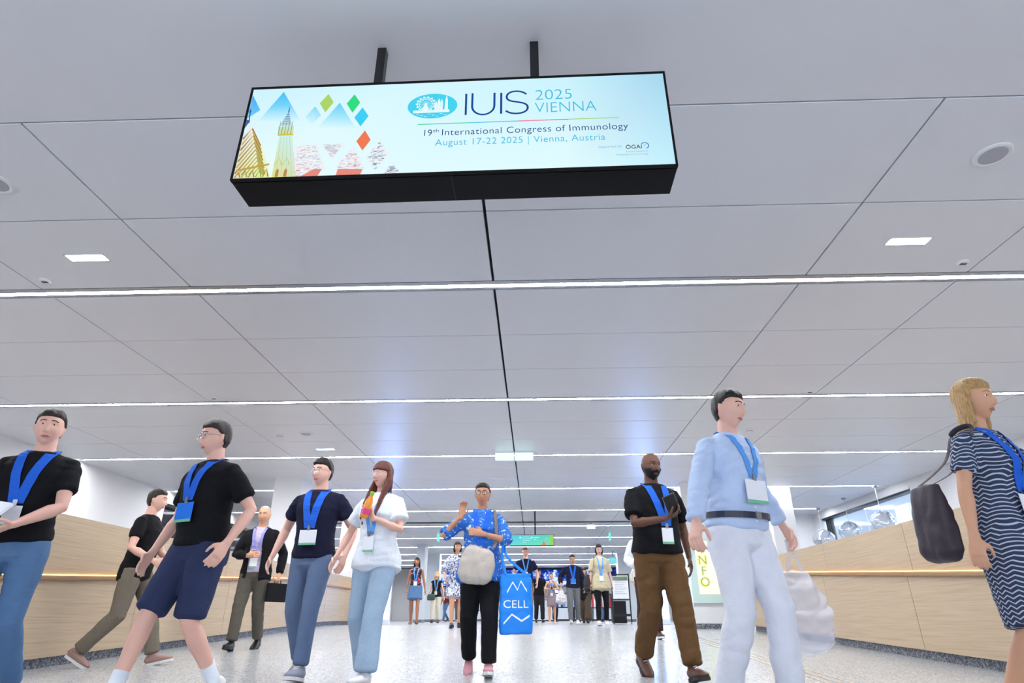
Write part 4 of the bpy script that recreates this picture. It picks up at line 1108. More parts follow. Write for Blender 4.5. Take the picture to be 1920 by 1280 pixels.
    if beard:
        q = MB(); vs = []; fs = []; nu, nv = 44, 36
        for j in range(nv + 1):
            th = min(PI - .03, max(.03, PI * j / nv))
            for i in range(nu):
                ph = 2 * PI * i / nu; d = (math.sin(th) * math.cos(ph), math.sin(th) * math.sin(ph), math.cos(th))
                p = head_shape(d, fem=fem); zz = p.z / .117; yy = p.y / .093
                on = yy < .05 and zz < (-.30 if abs(p.x) < .045 else -.16) and not (abs(p.x) < .02 and -.62 < zz < -.5)
                L = p.length; vs.append(HP(p * ((L + (.008 if on else -.02)) / L)))
        for j in range(nv):
            for i in range(nu): fs.append((j * nu + i, (j + 1) * nu + i, (j + 1) * nu + (i + 1) % nu, j * nu + (i + 1) % nu))
        fs += [tuple(range(nu)), tuple(nv * nu + i for i in range(nu))[::-1]]
        q.add(vs, fs); link('beard', remesh(q, .006, smooth=2, name='beard'), beard, t)
    if face:
        for sx in (-1, 1):
            ey = FY(sx * .030, .008); vs = []; fs = []; n = 12
            for jj in range(7):
                th = PI * jj / 6
                for ii in range(n):
                    ph = 2 * PI * ii / n; vs.append(HP((sx * .030 + .0125 * math.sin(th) * math.cos(ph), ey + .0065 + .0105 * math.cos(th), .008 + .0062 * math.sin(th) * math.sin(ph))))
            for jj in range(6):
                for ii in range(n): fs.append((jj * n + ii, jj * n + (ii + 1) % n, (jj + 1) * n + (ii + 1) % n, (jj + 1) * n + ii))
            q = MB(); q.add(vs, fs); eo = q.build('eye', M_eye, t, smooth=True)
            q = MB(); q.lathe(HP((sx * .030, ey - .0036, .008)), [(.0052, .002), (.005, -.0006), (.001, -.0012)], 12, axis=Hm @ Vector((0, 1, 0))); q.build('iris', M_iris, eo)
            q = MB(); q.tube([HP((px_, FY(px_, pz_) - .0005, pz_)) for px_, pz_ in ((sx * .013, .028), (sx * .022, .032), (sx * .033, .033), (sx * .047, .027))], .0034, 6); q.build('eyebrow', hair['m'] if hair and hair['style'] != 'receding' else hairm('dark brown', (44, 32, 28)), t)
            q = MB(); q.tube([HP((px_, FY(px_, pz_) - .0008, pz_)) for px_, pz_ in ((sx * .017, .010), (sx * .024, .0155), (sx * .034, .0155), (sx * .044, .010))], .0018, 6); q.build('eyelid', skin(sk) if sk != 'brown' else M_iris, t)
        q = MB()
        for dz_, rr in ((.0035, .0036), (-.0045, .0044)):
            q.loft([HP((px_, FY(px_, -.066) - .0005, -.066 + dz_ * f_)) for px_, f_ in ((-.023, 0), (-.011, 1), (0, .8), (.011, 1), (.023, 0))], [(rr * .4,) * 2, (rr,) * 2, (rr,) * 2, (rr,) * 2, (rr * .4,) * 2], side=(0, 0, 1), n=8)
        q.build('lips', M_lip_d if sk in ('brown', 'medium') else M_lip, t, smooth=True)
    if glasses:
        q = MB(); gy = min(FY(0, .012), FY(.03, .028)) - .003
        for sx in (-1, 1):
            q.tube([HP((sx * .032 + .024 * math.cos(a), gy + abs(.032 + sx * .024 * math.cos(a) - .02) * .15, .004 + .019 * math.sin(a))) for a in [2 * PI * j / 20 for j in range(20)]], .0019, 6, closed=True)
            q.tube([HP((sx * .056, gy + .007, .010)), HP((sx * .076, -.05, .012)), HP((sx * .080, .01, .008)), HP((sx * .078, .03, -.01))], .0018, 6)
        q.tube([HP((-.009, gy, .010)), HP((0, gy - .003, .013)), HP((.009, gy, .010))], .0019, 6)
        go = q.build('glasses', glasses, t)
        for sx in (-1, 1):
            q = MB(); q.lathe(HP((sx * .032, gy + .001, .004)), [(.021, .0006), (.021, -.0006)], 20, axis=Hm @ Vector((0, 1, 0))); q.build('lens', M_lens, go)
    # ---- lanyard lies on the clothes
    if lanyard and surf:
        src = [surf]
        vs = []; fs = []
        for o in src:
            b0 = len(vs); vs += [v.co.copy() for v in o.data.vertices]; fs += [tuple(i + b0 for i in p.vertices) for p in o.data.polygons]
        bv = BVHTree.FromPolygons(vs, fs)
        def front(px, pz):
            o = T((px, 0, pz)); r = bv.ray_cast(Vector((o.x, -1.2, o.z)), Vector((0, 1, 0)))
            return r[0] if r[0] is not None else Vector((o.x, -.1, o.z))
        wd = lanyard.get('w', .026); zb = lanyard.get('z', 1.16); xb = lanyard.get('x', .0); q = MB(); lift = .006 + lanyard.get('lift', 0)
        for sx in (-1, 1):
            L = []; n = 14
            for j in range(n + 1):
                f = j / n; px = sx * (.066 if fem else .074) * (1 - f) + (xb + sx * .013) * f; pz = 1.452 + (zb - 1.452) * f
                row = []
                for e in (-.5, .5):
                    p = front(px + e * wd, pz); row.append(p + Vector((0, -lift, 0)))
                L.append(row)
            # keep the strap taut: it never dips behind the straight line
            for c in (0, 1):
                for j in range(2, n): 
                    yl = L[2][c].y + (L[n][c].y - L[2][c].y) * (j - 2) / (n - 2); L[j][c].y = min(L[j][c].y, yl)
            vs = []; fs = []
            neck = [T((sx * .055 + e * wd * .6, .06, 1.49)) for e in (-.5, .5)]; mid = [T((sx * .07 + e * wd, .012, 1.492)) for e in (-.5, .5)]
            rows_ = [neck, mid] + L
            for r in rows_:
                for p in r: vs.append(p)
                for p in r: vs.append(p + Vector((0, -.0025, .001)))
            for j in range(len(rows_) - 1):
                o = 4 * j; fs += [(o, o + 1, o + 5, o + 4), (o + 2, o + 6, o + 7, o + 3), (o, o + 4, o + 6, o + 2), (o + 1, o + 3, o + 7, o + 5)]
            q.add(vs, fs)
        lo = q.build('lanyard', lanyard['m'], t)
        e = front(xb, zb); bw, bh = lanyard.get('card', (.095, .125)); yb = min(e.y, front(xb, zb - bh).y) - .012 - lanyard.get('lift', 0); zc = e.z - .015
        q = MB(); q.box(e.x - bw / 2, e.x + bw / 2, yb - .003, yb, zc - bh, zc); q.build('badge', lanyard.get('cm', M_badge), lo)
        q = MB(); q.box(e.x - bw / 2, e.x + bw / 2, yb - .0036, yb - .003, zc - bh, zc - bh * .86); q.build('badge_stripe', cloth('badge green', (120, 190, 150)), lo)
        q = MB(); q.box(e.x - .012, e.x + .012, yb - .004, yb + .004, zc - .004, e.z + .02); q.build('clip', M_alu, lo)
    PEOPLE[label] = (t, dict(wr=wr_, elb=elb, sh=sh, T=T, dz=dz, k=k, knees=knees, head=HP))
    return t, PEOPLE[label][1]
def W_(t, p):        # a point of the person in the hall
    return Matrix.Translation(t.location) @ Matrix.Rotation(t.rotation_euler.z, 4, 'Z') @ Matrix.Scale(t.scale[0], 4) @ Vector(p)
# ------------------------------------------------------------------ patterned fabrics
def _zigzag(nt, v, b):
    sx = nt.nodes.new('ShaderNodeSeparateXYZ'); nt.links.new(v, sx.inputs[0])
    def mth(op, a, bb=None, cst=None):
        n = nt.nodes.new('ShaderNodeMath'); n.operation = op; nt.links.new(a, n.inputs[0])
        if bb is not None: nt.links.new(bb, n.inputs[1])
        elif cst is not None: n.inputs[1].default_value = cst
        return n.outputs[0]
    ad = mth('ADD', sx.outputs[0], sx.outputs[1])
    zz = mth('PINGPONG', ad, cst=.028)
    s = mth('ADD', mth('MULTIPLY', zz, cst=.55), sx.outputs[2])
    f = mth('PINGPONG', s, cst=.011)
    r = cramp(nt, [(.0, srgb(52, 60, 84)), (.0055, srgb(178, 188, 206))], 'CONSTANT')
    nt.links.new(f, r.inputs[0]); nt.links.new(r.outputs[0], b.inputs['Base Color'])
M_zig = ramp_mat('navy and white zigzag knit', _zigzag, rough=.9)
def _floral(nt, v, b):
    vo = tex(nt, 'Voronoi', v, 22); sp = nt.nodes.new('ShaderNodeSeparateColor'); nt.links.new(vo.outputs['Color'], sp.inputs[0])
    r = cramp(nt, [(0, srgb(30, 32, 36)), (.45, srgb(60, 66, 62)), (.62, srgb(190, 60, 92)), (.78, srgb(40, 60, 70)), (.9, srgb(226, 150, 160))], 'CONSTANT')
    nt.links.new(sp.outputs[0], r.inputs[0]); nt.links.new(r.outputs[0], b.inputs['Base Color'])
M_floral = ramp_mat('dark flowered fabric', _floral, rough=.9)
def _brush(nt, v, b):
    n = tex(nt, 'Noise', mapping(nt, v, (1, 1, .6)), 17, Detail=3, Distortion=2.5)
    r = cramp(nt, [(.46, srgb(66, 80, 130)), (.52, srgb(228, 232, 242))]); nt.links.new(n.outputs['Fac'], r.inputs[0]); nt.links.new(r.outputs[0], b.inputs['Base Color'])
M_brush = ramp_mat('white and blue brush print', _brush, rough=.9)
def _blueprint(nt, v, b):
    n = tex(nt, 'Noise', mapping(nt, v, (1, 1, 1.4)), 9, Detail=4, Distortion=3)
    r = cramp(nt, [(.52, srgb(44, 104, 190)), (.60, srgb(70, 130, 206)), (.64, srgb(206, 220, 240))]); nt.links.new(n.outputs['Fac'], r.inputs[0]); nt.links.new(r.outputs[0], b.inputs['Base Color'])
M_blueprint = ramp_mat('blue blouse with white print', _blueprint, rough=.8)
H_dark = hairm('black', (30, 26, 26)); H_brown = hairm('dark brown', (44, 32, 28)); H_red = hairm('auburn', (96, 48, 38)); H_blond = hairm('dark blond', (178, 142, 92)); H_grey = hairm('grey', (186, 182, 180)); H_gold = hairm('golden blond', (206, 170, 104)); H_lbr = hairm('light brown', (120, 92, 70))
black = cloth('black', (20, 20, 24)); navy_c = cloth('navy', (26, 28, 50)); shortsnavy = cloth('shorts navy', (46, 54, 84)); jeans = cloth('mid blue denim', (84, 116, 154), vary=.18); ljeans = cloth('light denim', (150, 172, 194), vary=.14); white_c = cloth('white', (226, 232, 240)); brown_c = cloth('brown', (96, 70, 44)); beige_c = cloth('beige', (192, 180, 150)); olive_c = cloth('olive grey', (88, 84, 76)); greyblue = cloth('grey blue', (92, 110, 140)); taupe = cloth('taupe', (112, 104, 92)); lblue = cloth('light blue shirt', (188, 206, 236)); whitetr = cloth('off white cotton', (224, 226, 236)); khaki = cloth('khaki', (134, 112, 86)); greytr = cloth('grey', (104, 106, 110)); lav = cloth('lavender', (196, 184, 214)); cream = cloth('cream', (226, 218, 200)); mauve = cloth('mauve grey', (132, 118, 124)); red_c = cloth('dark red', (140, 30, 44)); dkbrown = cloth('dark brown', (62, 48, 44))
S_white = mat('white shoe leather', srgb(226, 226, 226), .5, vary=.04); S_black = mat('black shoe leather', srgb(22, 20, 20), .4, vary=.1); S_pink = mat('pink knit shoe', srgb(206, 148, 156), .8, vary=.08, bump=.2); S_brown = mat('brown shoe leather', srgb(84, 52, 40), .45, vary=.1); S_tan = mat('tan grey canvas', srgb(150, 120, 110), .8, vary=.08); S_grey = mat('grey mesh shoe', srgb(140, 146, 160), .8, vary=.1)
G_dark = mat('dark spectacle frame', srgb(40, 32, 34), .3, vary=.05); G_silver = mat('silver spectacle frame', srgb(200, 200, 205), .25, metal=.8, vary=.03); G_purple = mat('purple spectacle frame', srgb(120, 70, 140), .3, vary=.05)

# ------------------------------------------------------------------ the visitors nearest the camera
p_left, _ = person('man in blue jeans and black T-shirt walking at the left edge of the picture', (-3.16, 3.78), 14, 1.77, sk='fair', lean=2,
    wl=(.10, -.30, 1.00), wr=(-.16, -.30, .98), pl=(.9, .5, -.4), pr=(-.9, .5, -.4), curl=(.8, .7), hl={'n': (-.3, .3, 1), 's': (0, -.6, .8)}, hr={'n': (.3, .3, 1), 's': (0, -.6, .8)},
    lf=(.22, .13, 26), rf=(-.24, .085, -10), head=(18, 0, 0), top=dict(m=black, sleeve=.62, hem=.95, off=.016), bottom=dict(kind='jeans', m=jeans), shoes=dict(m=S_grey), hair=dict(style='short', m=H_brown), lanyard=dict(m=M_lany, w=.055, z=1.14))
p_tee, _ = person('man in black T-shirt and olive trousers striding beside the left counter', (-3.98, 6.35), 98, 1.69, sk='fair', lean=2,
    wl=(.22, -.30, .98), wr=(-.20, -.24, 1.0), curl=(.5, .5), lf=(-.30, .085, -12), rf=(.32, .14, 28), head=(4, 0, 0),
    top=dict(m=black, sleeve=.6, hem=.84, off=.016), bottom=dict(kind='trousers', m=taupe, off=.012), shoes=dict(m=S_tan), hair=dict(style='short', m=H_brown))
p_short, _ = person('man in navy shorts and black T-shirt with a wide blue lanyard, white socks', (-2.20, 4.14), -24, 1.80, sk='fair', lean=3, heavy=1.02,
    wl=(.30, -.06, .93), wr=(-.32, -.10, .90), curl=(.6, .5), lf=(.20, .12, 24), rf=(-.30, .085, -10), head=(-16, 4, 0),
    top=dict(m=black, sleeve=.68, hem=.955, off=.022, soff=.02), bottom=dict(kind='shorts', m=shortsnavy, off=.022, len=.95, flare=.02), shoes=dict(m=S_white, laces=M_white), socks=white_c, hair=dict(style='short', m=H_brown), glasses=G_silver,
    lanyard=dict(m=M_lany, w=.06, z=1.20, card=(.15, .12), cm=cloth('blue pouch', (44, 120, 226))))
p_old, oi = person('older man with grey hair in a black jacket and olive trousers', (-3.58, 8.22), 6, 1.72, sk='tan', lean=1,
    wl=(.30, .02, .90), wr=(-.06, -.24, 1.10), pr=(-.9, .5, -.4), curl=(.9, .7), hr={'d': (.8, -.2, .1), 'n': (0, 1, 0), 's': (0, 0, 1)}, lf=(.18, .11, 20), rf=(-.18, .085, -8), face=True,
    top=dict(m=lav, sleeve=0, hem=.92, collar=True), jacket=dict(m=black, open=.075), bottom=dict(kind='trousers', m=olive_c, off=.012), shoes=dict(m=S_black, sole=M_soled), hair=dict(style='receding', m=H_grey, vol=.01), lanyard=dict(m=cloth('lilac lanyard', (150, 150, 224)), w=.03, z=1.10, lift=.02))
p_polo, _ = person('young man with glasses in navy T-shirt, broad blue lanyard and grey-blue trousers', (-1.90, 5.46), -6, 1.77, sk='fair', lean=1,
    wl=(.30, -.05, .92), wr=(-.36, -.02, .93), curl=(.5, .6), lf=(-.20, .085, -8), rf=(.20, .12, 22), head=(-14, 0, 0),
    top=dict(m=navy_c, sleeve=.56, hem=.92, off=.018, soff=.022), bottom=dict(kind='trousers', m=greyblue, off=.006), shoes=dict(m=S_grey, laces=M_white), hair=dict(style='short', m=H_dark, vol=.02), glasses=G_silver, lanyard=dict(m=M_lany, w=.065, z=1.14, card=(.15, .12)))
p_wom, wi = person('young woman with long auburn hair and glasses in a white shirt and light jeans', (-1.26, 5.10), -16, 1.67, fem=True, sk='fair', lean=0,
    wl=(.07, -.24, 1.24), wr=(-.33, -.10, .95), pl=(.8, .2, -.9), pr=(-.6, .7, -.3), hl={'d': (-.35, -.1, .9), 'n': (-.5, -.7, 0), 's': (-.8, .2, .2)}, curl=(1.0, .4), lf=(-.20, .085, -8), rf=(.14, .10, 16), head=(-14, -6, 0),
    top=dict(m=white_c, sleeve=.66, hem=.86, off=.03, soff=.032, flare=.015, collar=True, placket=True), bottom=dict(kind='jeans', m=ljeans, off=.010, flare=.018), shoes=dict(m=S_white), hair=dict(style='long', m=H_red, len=.40, front=.10, vol=.018, bangs=.28), glasses=G_silver, lanyard=dict(m=M_lany_l, w=.032, z=1.12))
p_lady, li = person('lady in a blue printed blouse, black trousers and pink sneakers', (-.47, 5.74), 2, 1.60, fem=True, sk='olive', lean=0, heavy=1.1,
    wl=(.02, -.26, 1.22), wr=(-.20, -.16, 1.40), pl=(.9, .1, -.6), pr=(-.9, .0, -.8), hl={'d': (-.95, -.05, .2), 'n': (0, 1, -.1), 's': (0, 0, 1)}, hr={'d': (.15, -.05, 1), 'n': (.3, -.9, 0), 's': (1, .2, 0)}, curl=(.5, .5), lf=(-.22, .085, -10), rf=(.16, .12, 22), rfx=-.11, lfx=.09, head=(-4, 0, 0),
    top=dict(m=M_blueprint, sleeve=1.12, hem=.82, off=.034, soff=.028, flare=.03, noise=.008), bottom=dict(kind='trousers', m=black, off=.010), shoes=dict(m=S_pink), hair=dict(style='short', m=H_dark, vol=.014), glasses=G_dark, lanyard=dict(m=M_lany, w=.05, z=1.10, card=(.10, .10)))
p_beard, bi = person('bearded man in a black short-sleeved shirt and brown trousers', (1.05, 5.48), 12, 1.81, sk='brown', lean=1, heavy=1.1,
    wl=(.30, .06, .90), wr=(-.02, -.29, 1.16), pr=(-.9, .3, -.6), curl=(.5, .9), hr={'d': (.75, -.35, .35), 'n': (-.2, .1, 1), 's': (-.3, -.6, .6)}, lf=(-.22, .085, -8), rf=(.26, .15, 32), head=(10, 3, 0),
    top=dict(m=black, sleeve=.75, hem=.93, off=.03, soff=.024), bottom=dict(kind='trousers', m=brown_c, off=.018, noise=.008), shoes=dict(m=S_brown, sole=M_soled, laces=M_white), beard=hairm('black beard', (22, 18, 18)), lanyard=dict(m=M_lany, w=.06, z=1.12, x=.03))
p_blue, bl = person('man in a light blue shirt, dark belt and white trousers at the right', (1.215, 3.80), 30, 1.82, sk='fair', lean=4, heavy=1.04,
    wl=(.44, .04, .98), wr=(-.46, -.14, .90), pl=(.5, .9, .1), curl=(.9, .9), lf=(-.10, .085, -4), rf=(.15, .11, 18), head=(14, 4, 6),
    top=dict(m=lblue, sleeve=1.86, hem=.95, off=.022, soff=.012, collar=True, placket=True, noise=.008), bottom=dict(kind='trousers', m=whitetr, off=.016, noise=.0075), belt=dict(m=mat('navy leather belt', srgb(40, 44, 66), .4, vary=.1)), shoes=dict(m=S_brown), hair=dict(style='short', m=H_dark, vol=.018), lanyard=dict(m=M_lany_l, w=.035, z=1.20, card=(.16, .13)))
p_dress, di = person('woman with blond hair in a navy and white zigzag dress at the right edge', (2.34, 3.20), 26, 1.69, fem=True, sk='tan', lean=2, heavy=1.06,
    wl=(.10, -.30, 1.26), wr=(-.33, -.02, .88), pl=(.9, .2, -.6), curl=(.9, .6), hl={'d': (-.3, -.3, .9), 'n': (-.3, -.9, 0), 's': (-.9, .2, .1)}, lf=(-.20, .085, -8), rf=(.20, .12, 24), head=(6, 0, 0),
    top=dict(m=M_zig, name='dress', sleeve=.62, hem=.98, off=.014, skirt=.52, flare=.01), shoes=dict(m=S_black, sole=M_soled), hair=dict(style='long', m=H_blond, len=.20, vol=.02), lanyard=dict(m=M_lany, w=.05, z=1.12, card=(.16, .12)))

# ------------------------------------------------------------------ visitors farther down the hall
person('person in a white shirt and dark brown trousers half hidden behind the bearded man', (1.74, 10.2), 4, 1.72, sk='tan', vox=.011, wl=(.28, 0, .9), wr=(-.20, -.26, 1.02), lf=(-.12, .085, -5), rf=(.16, .1, 15),
    top=dict(m=white_c, sleeve=1.8, hem=.88, off=.03), bottom=dict(kind='trousers', m=dkbrown, off=.014), shoes=dict(m=S_brown), hair=dict(style='short', m=H_brown), face=True)
person('woman in a white and blue patterned dress walking behind the lady in blue', (-1.62, 13.5), 14, 1.66, fem=True, sk='tan', vox=.011, wl=(.2, -.1, .95), wr=(-.27, -.2, .98), lf=(.14, .1, 14), rf=(-.16, .085, -5),
    top=dict(m=M_brush, name='dress', sleeve=1.2, hem=.98, off=.02, soff=.04, skirt=.60, flare=.05), shoes=dict(m=S_black, sole=M_soled), hair=dict(style='bob', m=H_brown))
person('woman with dark hair in a flowered top and denim skirt', (-3.22, 17.64), 4, 1.67, fem=True, sk='medium', vox=.012, wl=(.27, .02, .88), wr=(-.25, 0, .88), lf=(-.14, .085, -5), rf=(.1, .09, 8),
    top=dict(m=M_floral, sleeve=0, hem=.92, off=.016), bottom=dict(kind='skirt', m=jeans, waist=1.0, hem=.64, flare=.03), shoes=dict(m=S_brown, kind='sandal'), hair=dict(style='long', m=H_dark, len=.26), lanyard=dict(m=M_lany_l, w=.03, z=1.12))
p_green, gi = person('blonde woman in a black sleeveless top and cream trousers', (-3.48, 23.15), 2, 1.66, fem=True, sk='fair', vox=.013, heavy=1.06, wl=(.30, -.05, .88), wr=(-.30, -.08, .88), lf=(.10, .09, 8), rf=(-.12, .085, -4),
    top=dict(m=black, sleeve=.12, hem=.88, off=.02), bottom=dict(kind='trousers', m=cream, off=.016), shoes=dict(m=S_brown, sole=M_soled), hair=dict(style='long', m=H_gold, len=.14), lanyard=dict(m=M_lany_l, w=.03, z=1.08))
person('visitor in a dark red shirt and dark trousers far left of the centre', (-4.02, 33.1), 8, 1.72, sk='brown', vox=.016, top=dict(m=red_c, sleeve=.6, hem=.9, off=.02), bottom=dict(kind='trousers', m=olive_c, off=.01), shoes=dict(m=red_c), hair=dict(style='short', m=H_dark), lanyard=dict(m=M_lany_l, w=.035, z=1.1), wl=(.25, 0, .9), wr=(-.1, -.2, 1.2), face=False)
person('visitor in a maroon shirt and jeans beside the one in dark red', (-4.62, 34.4), -40, 1.70, sk='medium', vox=.016, top=dict(m=cloth('maroon', (110, 50, 46)), sleeve=.6, hem=.9, off=.02), bottom=dict(kind='jeans', m=jeans), shoes=dict(m=S_black), hair=dict(style='short', m=H_dark), face=False)
person('tall man in navy polo shirt and khaki trousers, light blue lanyard', (-.22, 16.75), 2, 1.84, sk='fair', vox=.011, wl=(.27, -.12, .92), wr=(-.27, .08, .92), lf=(.16, .1, 16), rf=(-.16, .085, -6), head=(0, 8, 0),
    top=dict(m=navy_c, sleeve=.6, hem=.9, off=.018, collar=True), bottom=dict(kind='trousers', m=khaki, off=.01), shoes=dict(m=S_brown), hair=dict(style='short', m=H_lbr, vol=.007), lanyard=dict(m=M_lany_l, w=.03, z=1.18))
person('man in black polo shirt and black trousers behind the blue tote bag', (.16, 24.06), 8, 1.78, sk='olive', vox=.013, heavy=1.08, wl=(.24, -.12, .92), wr=(-.26, 0, .9), lf=(-.12, .085, -5), rf=(.14, .1, 14),
    top=dict(m=black, sleeve=.62, hem=.9, off=.02, collar=True), bottom=dict(kind='trousers', m=cloth('charcoal', (38, 38, 44)), off=.016), shoes=dict(m=S_black, sole=M_soled), hair=dict(style='short', m=H_dark))
p_phone, pi = person('woman in a mauve sleeveless dress looking down at her phone', (.61, 23.66), 0, 1.64, fem=True, sk='tan', vox=.012, wl=(.05, -.26, 1.17), wr=(-.05, -.26, 1.17), pl=(1, .3, -.5), pr=(-1, .3, -.5), hl={'d': (-.7, -.3, .3), 'n': (-.3, .2, 1), 's': (0, -.5, .8)}, hr={'d': (.7, -.3, .3), 'n': (.3, .2, 1), 's': (0, -.5, .8)}, curl=(.8, .8), lf=(.06, .09, 6), rf=(-.08, .085, 0), head=(0, -22, 0),
    top=dict(m=mauve, name='dress', sleeve=0, hem=.98, off=.008, neck=1.36, skirt=.56), shoes=dict(m=mat('nude shoe', srgb(206, 150, 120), .5, vary=.05)), hair=dict(style='bun', m=H_dark, vol=.012), lanyard=dict(m=M_lany_l, w=.03, z=1.05))
p_jkt, ji = person('man in a navy jacket and grey trousers carrying a white plastic bag', (1.07, 18.17), 0, 1.77, sk='tan', vox=.011, heavy=1.04, wl=(.30, -.06, .90), wr=(-.34, -.10, 1.0), lf=(.14, .1, 12), rf=(-.16, .085, -6),
    top=dict(m=navy_c, sleeve=1.86, hem=.9, off=.026), bottom=dict(kind='trousers', m=greytr, off=.012), shoes=dict(m=S_white, high=.05), hair=dict(style='short', m=H_dark), lanyard=dict(m=M_lany, w=.045, z=1.14, card=(.14, .13), cm=cloth('blue pouch', (44, 120, 226))), glasses=G_dark)
p_beige, ei = person('woman with glasses in a loose beige shirt and black trousers', (1.46, 14.47), 3, 1.65, fem=True, sk='fair', vox=.010, wl=(.28, .05, .86), wr=(-.26, -.08, .88), lf=(.06, .09, 6), rf=(-.10, .085, -4), head=(6, 0, 0),
    top=dict(m=beige_c, sleeve=.92, hem=.78, off=.045, soff=.035, flare=.03, collar=True, noise=.008), bottom=dict(kind='trousers', m=black, off=.0), shoes=dict(m=S_white), hair=dict(style='bob', m=H_brown, vol=.018), glasses=G_purple, lanyard=dict(m=M_lany_l, w=.032, z=1.06))
person('person in a black top and wide brown trousers behind the woman in beige', (1.62, 21.2), -12, 1.66, fem=True, sk='tan', vox=.014, top=dict(m=black, sleeve=1.8, hem=.75, off=.04), bottom=dict(kind='trousers', m=cloth('umber', (74, 62, 50)), off=.03, flare=.03), shoes=dict(m=S_black, sole=M_soled), hair=dict(style='bob', m=H_dark))
person('person in beige sleeves and dark blue trousers beside the climbing plant', (2.72, 16.3), 20, 1.70, sk='tan', vox=.014, top=dict(m=cream, sleeve=1.5, hem=.9, off=.02), bottom=dict(kind='trousers', m=navy_c, off=.006), shoes=dict(m=S_white), hair=dict(style='short', m=H_brown), wl=(.26, -.1, .9), wr=(-.28, -.04, .9))
crowd = [(-1.05, 30.5, 10, black, olive_c, 'visitor in black and olive far behind the lady in blue'), (-.75, 33.5, -20, navy_c, jeans, 'visitor in navy and jeans near the far high table'), (.95, 32.0, 30, white_c, navy_c, 'visitor in white beside the far brochure rack'),
         (1.9, 31.0, -15, cloth('sky blue', (110, 160, 210)), black, 'visitor in sky blue far behind the man in the navy jacket'), (2.75, 33.0, 12, cloth('plum', (90, 40, 60)), greytr, 'visitor in plum at the far right high table'), (3.2, 30.5, -30, cloth('teal', (60, 120, 130)), jeans, 'visitor in teal far behind the notice board'), (-3.05, 31.0, 25, cloth('aqua', (120, 190, 190)), olive_c, 'visitor in aqua beside the blonde woman, far behind')]
for i, (cx_, cy_, ry, c1, c2, lb) in enumerate(crowd):
    o, _ = person(lb, (cx_, cy_), ry, 1.62 + .03 * (i % 4), sk=('fair', 'tan', 'medium')[i % 3], fem=bool(i % 2), vox=.017, top=dict(m=c1, sleeve=.6 + .9 * (i % 2), hem=.88, off=.02), bottom=dict(kind='trousers', m=c2, off=.01), shoes=dict(m=S_black, sole=M_soled), hair=dict(style='short' if i % 2 == 0 else 'bob', m=(H_dark, H_brown, H_lbr)[i % 3]), face=False, lf=(.03, .085, 0), rf=(-.04, .085, 0))
    o['group'] = 'visitors standing at the far end'

# ------------------------------------------------------------------ what they carry
def sheet_bag(name, label, cat, loc, rz, prof, m, noise=.012, seed=3, power=.8, vox_=.012, n=28):
    """soft bag: rings (z, half width, half depth, x shift)"""
    t = thing(name, label, cat, loc, rz)
    q = MB(); q.loft([(sx, 0, z) for z, a, b, sx in prof], [(a, b) for z, a, b, sx in prof], n=n, dome=.3, power=power)
    link('body', remesh(q, vox_, smooth=3, noise=noise, seed=seed, nscale=18, name='body'), m, t)
    return t
def strap(t, pts, wd, m, name='strap', th=.004):
    """flat strap through hall points, as a part of t"""
    inv = (Matrix.Translation(t.location) @ Matrix.Rotation(t.rotation_euler.z, 4, 'Z')).inverted()
    pts = [inv @ Vector(p) for p in pts]; sm = []
    for i in range(len(pts) - 1):
        p0, p1, p2, p3 = pts[max(0, i - 1)], pts[i], pts[i + 1], pts[min(len(pts) - 1, i + 2)]
        for s in range(8):
            f = s / 8; sm.append(.5 * ((2 * p1) + (p2 - p0) * f + (2 * p0 - 5 * p1 + 4 * p2 - p3) * f * f + (3 * p1 - p0 - 3 * p2 + p3) * f ** 3))
    sm.append(pts[-1])
    q = MB(); q.loft(sm, [(wd / 2, th / 2)] * len(sm), side=(1, 0, 0), n=8, dome=0); return q.build(name, m, t, smooth=True)
# blue tote on the lady's left forearm
M_tote = mat('glossy blue tote', srgb(24, 132, 232), .45, spec=.4, bump=.2, bscale=18, vary=.06)
e0 = W_(p_lady, li['elb'][0]); tx_, ty_ = e0.x + .02, e0.y - .02
tote = thing('tote_bag', 'bright blue tote bag with white lettering hanging from the arm of the lady in blue', 'bag', (tx_ + .07, ty_, .02), math.radians(8))
q = MB(); q.loft([(0, 0, 0), (.0, 0, .08), (0, 0, .3), (0, 0, .47)], [(.135, .05), (.145, .055), (.14, .04), (.135, .015)], n=28, dome=.1, power=.55)
tb = link('body', remesh(q, .010, smooth=3, noise=.010, seed=4, nscale=10, name='body'), M_tote, tote)
for s in (-1, 1):
    a = W_(tote, (s * .09, -.01, .46)); strap(tote, [a, (e0.x - .01 + s * .02, e0.y - .02, e0.z - .13), (e0.x - .01, e0.y - .045 if s < 0 else e0.y + .05, e0.z + .02), (e0.x - .02, e0.y, e0.z + .055)], .025, M_tote, 'handle')
def drape_text(ob, surf_o, lift=.0016):
    bv = BVHTree.FromPolygons([v.co for v in surf_o.data.vertices], [p.vertices[:] for p in surf_o.data.polygons])
    mw = Matrix.Translation(ob.location) @ ob.rotation_euler.to_matrix().to_4x4()
    for v in ob.data.vertices:
        p = mw @ v.co; r = bv.ray_cast(Vector((p.x, -.5, p.z)), Vector((0, 1, 0)))
        if r[0] is not None: p.y = r[0].y - lift
        v.co = p
    ob.location = (0, 0, 0); ob.rotation_euler = (0, 0, 0)
M_ink = mat('white print', srgb(236, 242, 248), .5, vary=.01)
tt = text('lettering', 'CELL', .085, (-.11, -.07, .20), M_ink, tote, width=.21, ext=0); drape_text(tt, tb)
